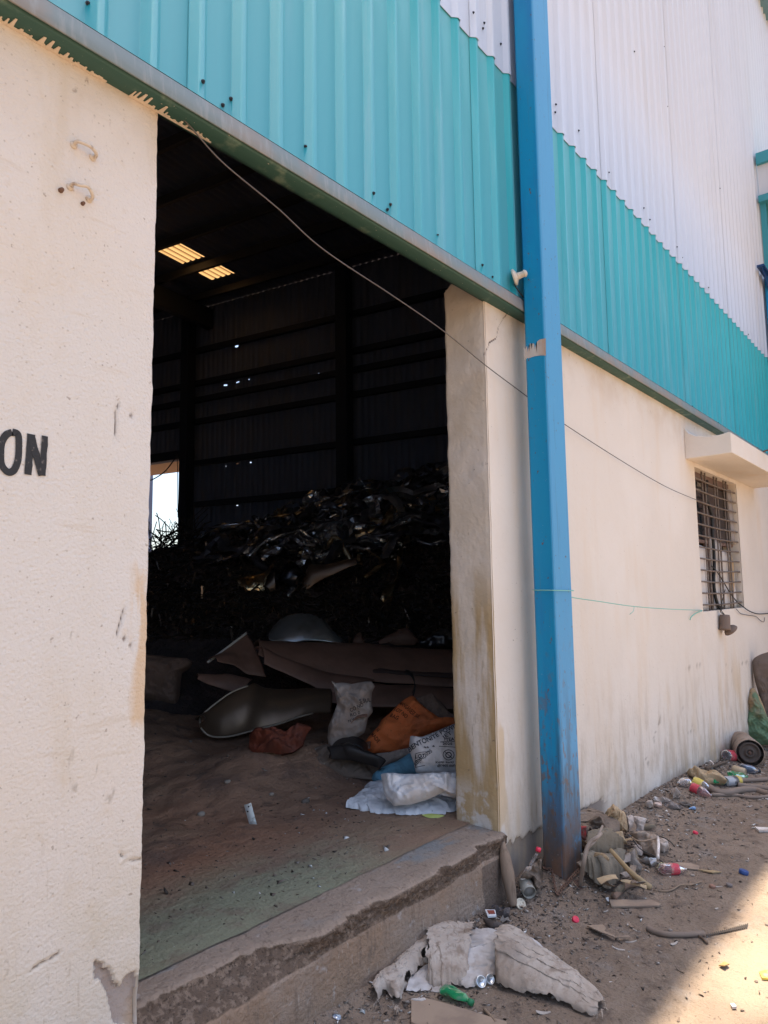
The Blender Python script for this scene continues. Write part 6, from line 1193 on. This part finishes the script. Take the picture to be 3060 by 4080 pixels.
# farther rubbish along the wall
heapcloth('cardboard', 'wrinkled brown cardboard sheet resting by the wall above the yellow labelled bottle', [(380, 1170), (440, 1130), (480, 1095), (620, 1120), (720, 1150), (860, 1170), (940, 1230), (1020, 1300), (850, 1320), (690, 1370), (580, 1340), (510, 1280), (440, 1230)], CE, (690, 1375), tan, 48, .05, .02, [(20, .22, .02, .1)], 81, cat='cardboard', pw=4)
heapcloth('paper', 'white crumpled paper at the wall foot, behind the rag pile', [(130, 1470), (180, 1450), (240, 1480), (285, 1520), (250, 1550), (200, 1560), (160, 1590), (155, 1520)], CE, (190, 1600), pale, 45, .03, .025, None, 82, cat='paper', smooth=False)
heapcloth('plastic', 'clear crumpled pot at the wall beside the orange wrapper', [(1060, 400), (1100, 360), (1160, 370), (1175, 440), (1120, 470), (1075, 455)], CR, (1120, 470), pale, 30, .04, .01, None, 83, cat='plastic pot')
heapcloth('wrapper', 'orange wrapper at the wall foot behind the rag pile', [(1180, 395), (1230, 385), (1285, 400), (1280, 450), (1230, 462), (1185, 445)], CR, (1230, 462), mg('orange_wrapper', (.55, .22, .06), .5, L=[('n', 9, 3, .5, .55, (.6, .5, .45), .8)]), 40, .02, .015, None, 84, cat='wrapper', smooth=False)
heapcloth('plastic', 'torn white plastic with strings lying behind the rag pile', [(1165, 330), (1190, 310), (1230, 335), (1330, 350), (1400, 350), (1420, 370), (1330, 385), (1250, 385), (1180, 380)], CR, (1280, 400), pale, 50, .03, .02, [(30, .08, .01, .06)], 85, cat='plastic scrap')
heapcloth('rag', 'grey netting rag beside the rubber ring', [(1310, 420), (1380, 390), (1460, 410), (1550, 430), (1540, 470), (1440, 480), (1340, 460)], CR, (1430, 482), mg('grey_rag', (.24, .20, .18), .9), 50, .03, .02, [(30, .05, .01, .04)], 86)
p = gh(CR(1590, 432)); tor = [tube([p+np.array([.028*math.cos(a), .028*math.sin(a), .012]) for a in np.linspace(0, 2*math.pi, 17)], .009, 8, 2)]
v, f = join(tor); o = obj('rubber_ring', v, f, mg('ring_rubber', (.12, .10, .085), .8), None, True, p); tag(o, 'small dark rubber ring lying on the dirt at the wall side', 'ring')
heapcloth('wrapper', 'small blue and white wrapper past the rubber ring', [(1635, 470), (1660, 455), (1720, 450), (1740, 470), (1720, 490), (1650, 488)], CR, (1690, 490), mg('bluewhite', (.55, .58, .62), .5, L=[('n', 14, 2, .52, .55, (.2, .35, .6), .9)]), 50, .015, .01, None, 87, cat='wrapper', smooth=False, n=50, rings=8)
flat('wood_chip', 'pale stick standing out of the rubbish above the wrinkled cardboard', [(740, 1080), (755, 1070), (815, 1120), (800, 1130)], CE, pale, 'stick', .02, .03)
tubeobj('hose', 'thick brown hose snaking on the dirt below the drinks can', [(740, 1410), (800, 1450), (900, 1490), (1050, 1490), (1250, 1450), (1450, 1455), (1600, 1500), (1760, 1530)], CE, .026, hose_m, 'hose', .024)
tubeobj('hose', 'brown hose running level behind the drinks can', [(1180, 1370), (1300, 1395), (1450, 1405), (1600, 1420), (1760, 1440)], CE, .022, hose_m, 'hose', .022)
tubeobj('hose', 'lowest thin brown hose on the open dirt', [(770, 1550), (950, 1555), (1150, 1560), (1350, 1590), (1550, 1590), (1760, 1560)], CE, .013, hose_m, 'hose', .012)
tubeobj('hose', 'upper brown hose passing in front of the green squashed bottle', [(1200, 1335), (1350, 1330), (1500, 1325), (1760, 1310)], CE, .018, hose_m, 'hose', .018)
tubeobj('stick', 'thin dark rod along the foot of the wall', [(680, 1110), (800, 1075), (900, 1040), (1000, 1015)], CE, .012, mg('twig_dark', (.13, .09, .065), .9), 'rod', .03)
fp0 = gh(CE(1390, 1075))+[0, 0, .118]; dax = np.array([.80, .32, -.02])
flt = root('filter_drum', fp0, 'big dirty cylindrical filter drum lying on its side by the wall', 'filter drum')
fm = mg('dirty_filter', (.34, .26, .20), .9, L=[('n', (6, 6, 6), 4, .5, .66, (.15, .11, .085), .8)])
v, f = lathe([(.118, 0), (.125, .006), (.125, .03), (.118, .034), (.118, .10), (.123, .104), (.123, .12), (.117, .124), (.117, .2), (.121, .205), (.121, .22), (.117, .225), (.117, .5), (.11, .51), (0, .51)], fp0, dax, 28, cap0=False); obj('body', v, f, fm, flt, True)
v, f = lathe([(0, .012), (.025, .012), (.028, .004), (.04, .004), (.042, .014), (.075, .016), (.078, .006), (.09, .006), (.094, .016), (.118, .016)], fp0, dax, 28); obj('end_plate', v, f, mg('dark_endplate', (.09, .068, .056), .8), flt, True)
v, f = lathe([(0, 0), (.014, 0), (.014, .012), (0, .012)], fp0+dax*.0, dax, 12); obj('bolt', v, f, rust, flt, True)
heapcloth('sack', 'tan and green printed sack slumped upright behind the filter drum', [(1010, 1210), (1025, 1020), (1022, 820), (1040, 745), (1090, 665), (1125, 675), (1180, 760), (1230, 880), (1262, 980), (1330, 1050), (1340, 1290), (1200, 1300), (1120, 1310), (1060, 1260)], CO, (1150, 1330), fabric('tan_green_woven', (.34, .24, .135), [('n', (2.2, 2.2, 1.6), 2, .57, .61, (.07, .19, .11), .8)]), 12, .12, .018, [(60, .2, .03, .1)], 91, cat='sack', back=.8)
sl = heapcloth('cushion', 'big rounded brown slab like an old cushion leaning at the wall, beyond the printed sack', [(1095, 370), (1120, 335), (1180, 300), (1280, 268), (1420, 262), (1420, 1300), (1300, 1310), (1215, 1280), (1190, 900), (1170, 740), (1130, 600), (1105, 480)], CO, (1300, 1330), mg('slab_brown', (.16, .118, .095), .9, L=[('n', 9, 4, .5, .66, (.11, .08, .062), .8)], B=[('n', 30, 3, .4, .01)]), 4, .09, .006, None, 92, cat='slab', back=.9, pw=5)
# scattered stones and chips one can count, and fine litter
bm = bmesh.new(); bmesh.ops.create_icosphere(bm, subdivisions=2, radius=1); bv_ = np.array([q.co for q in bm.verts]); bf_ = np.array([[q.index for q in t.verts] for t in bm.faces]); bm.free()
smats = [mg('pebble_a', (.19, .145, .115), .95), mg('pebble_b', (.28, .235, .20), .95), mg('pebble_c', (.10, .075, .06), .95)]
protos = []
for k_ in range(6):
    V_ = bv_*np.array([1, rng.uniform(.6, .95), rng.uniform(.4, .7)])*(1+.6*(fbm(bv_*1.5+k_*7, 2, k_)-.5))[:, None]; protos.append(V_)
smesh = {}
def yardpt():
    while True:
        x = rng.uniform(2.2, 8.5); y = -abs(rng.exponential(.40))-.01
        if y > -1.7: return x, y
nst = 0
while nst < 130:
    x, y = yardpt(); u_ = rng.uniform(.004, .013)*(1 if rng.uniform() < .85 else 1.6); k_ = rng.integers(0, 6); mk = rng.integers(0, 3)
    key = (k_, mk)
    if key not in smesh:
        o = obj('stone', protos[k_], bf_, smats[mk], None, True); smesh[key] = o.data
    else: o = bpy.data.objects.new('stone', smesh[key]); COL.objects.link(o)
    o.location = (x, y, float(G(x, y))+u_*.2); o.scale = (u_,)*3; o.rotation_euler = (0, 0, rng.uniform(0, 6.28)); tag(o, 'small loose stone lying on the yard dirt', 'stone', 'stones on the yard dirt'); nst += 1
cm = [mg('chip_a', (.27, .19, .135), .9), mg('chip_b', (.16, .115, .085), .9), mg('chip_c', (.42, .37, .33), .8)]
for k_ in range(170):
    x, y = yardpt(); L_ = rng.uniform(.012, .06); w_ = L_*rng.uniform(.12, .45); a = rng.uniform(0, 6.28); c, s_ = math.cos(a), math.sin(a); z = float(G(x, y))
    P = []; n_ = 5
    for t in np.linspace(0, 1, n_):
        xx = (t-.5)*L_; ww = w_*(.4+math.sin(math.pi*min(1, t+.15))*.6)/2; zz_ = .003+.18*L_*(2*t-1)**2*rng.uniform(.2, 1)
        for sg in (-1, 1): P.append((x+xx*c-sg*ww*s_, y+xx*s_+sg*ww*c, z+zz_))
    P = np.array(P); V_ = np.concatenate([P, P-[0, 0, .0022]]); F_ = [tuple(q) for q in gridF(n_, 2)]+[tuple(q[::-1]+2*n_) for q in gridF(n_, 2)]+[(2*i, 2*i+2, 2*i+2+2*n_, 2*i+2*n_) for i in range(n_-1)]+[(2*i+3, 2*i+1, 2*i+1+2*n_, 2*i+3+2*n_) for i in range(n_-1)]
    o = obj('wood_chip', V_, F_, cm[k_ % 3 if k_ % 5 else 2], None, False, (x, y, z)); tag(o, 'little dry curled chip lying on the yard dirt', 'chip', 'chips on the yard dirt')
V_ = []; F_ = []; MI = []; n_ = 0
for k_ in range(6500):
    x, y = yardpt() if k_ % 3 else (rng.uniform(3.0, 4.6), -abs(rng.normal(0, .25))-.02)
    if k_ % 7 == 0: x = rng.uniform(1.9, 3.2); y = -abs(rng.normal(0, .25))-.03
    if k_ % 9 == 0: x, y = rng.uniform(5.2, 9), -abs(rng.normal(0, .3))-.03
    z = float(G(x, y)); s_ = rng.uniform(.0016, .0068)*(1+.12*x); b = rng.normal(0, 1, (4, 3))*s_*[1, 1, .5]; V_ += list(b+[x, y, z+s_*.4]); F_ += [(n_, n_+1, n_+2), (n_, n_+2, n_+3), (n_, n_+3, n_+1), (n_+1, n_+3, n_+2)]; MI += [rng.choice(5, p=[.34, .26, .2, .14, .06])]*4; n_ += 4
o = obj('gravel_litter', V_, np.array(F_), [smats[0], smats[2], smats[1], cm[2], mg('white_bit', (.7, .68, .66), .6)], None, False, (4, -.4, 0)); o.data.polygons.foreach_set('material_index', np.array(MI, np.int32)); tag(o, 'fine grit and tiny scraps strewn over the yard dirt', 'litter', kind='stuff')
V_ = []; F_ = []; MI = []; n_ = 0
for k_ in range(2400):
    x = rng.uniform(1.3, 4.2); y = .22+abs(rng.normal(0, 1.0)); 
    if x > 3.3 and y < .3: continue
    z = float(FH(x, y)); s_ = rng.uniform(.0015, .007)*(1 if k_ % 12 else 2.2); b = rng.normal(0, 1, (4, 3))*s_*[1, 1, .5]; V_ += list(b+[x, y, z+s_*.4]); F_ += [(n_, n_+1, n_+2), (n_, n_+2, n_+3), (n_, n_+3, n_+1), (n_+1, n_+3, n_+2)]; MI += [rng.choice(4, p=[.45, .35, .12, .08])]*4; n_ += 4
o = obj('floor_grit', V_, np.array(F_), [smats[0], smats[2], smats[1], MATS['white_bit']], None, False, (3, 1, .33)); o.data.polygons.foreach_set('material_index', np.array(MI, np.int32)); tag(o, 'fine grit and chips strewn over the shed floor', 'grit', kind='stuff')
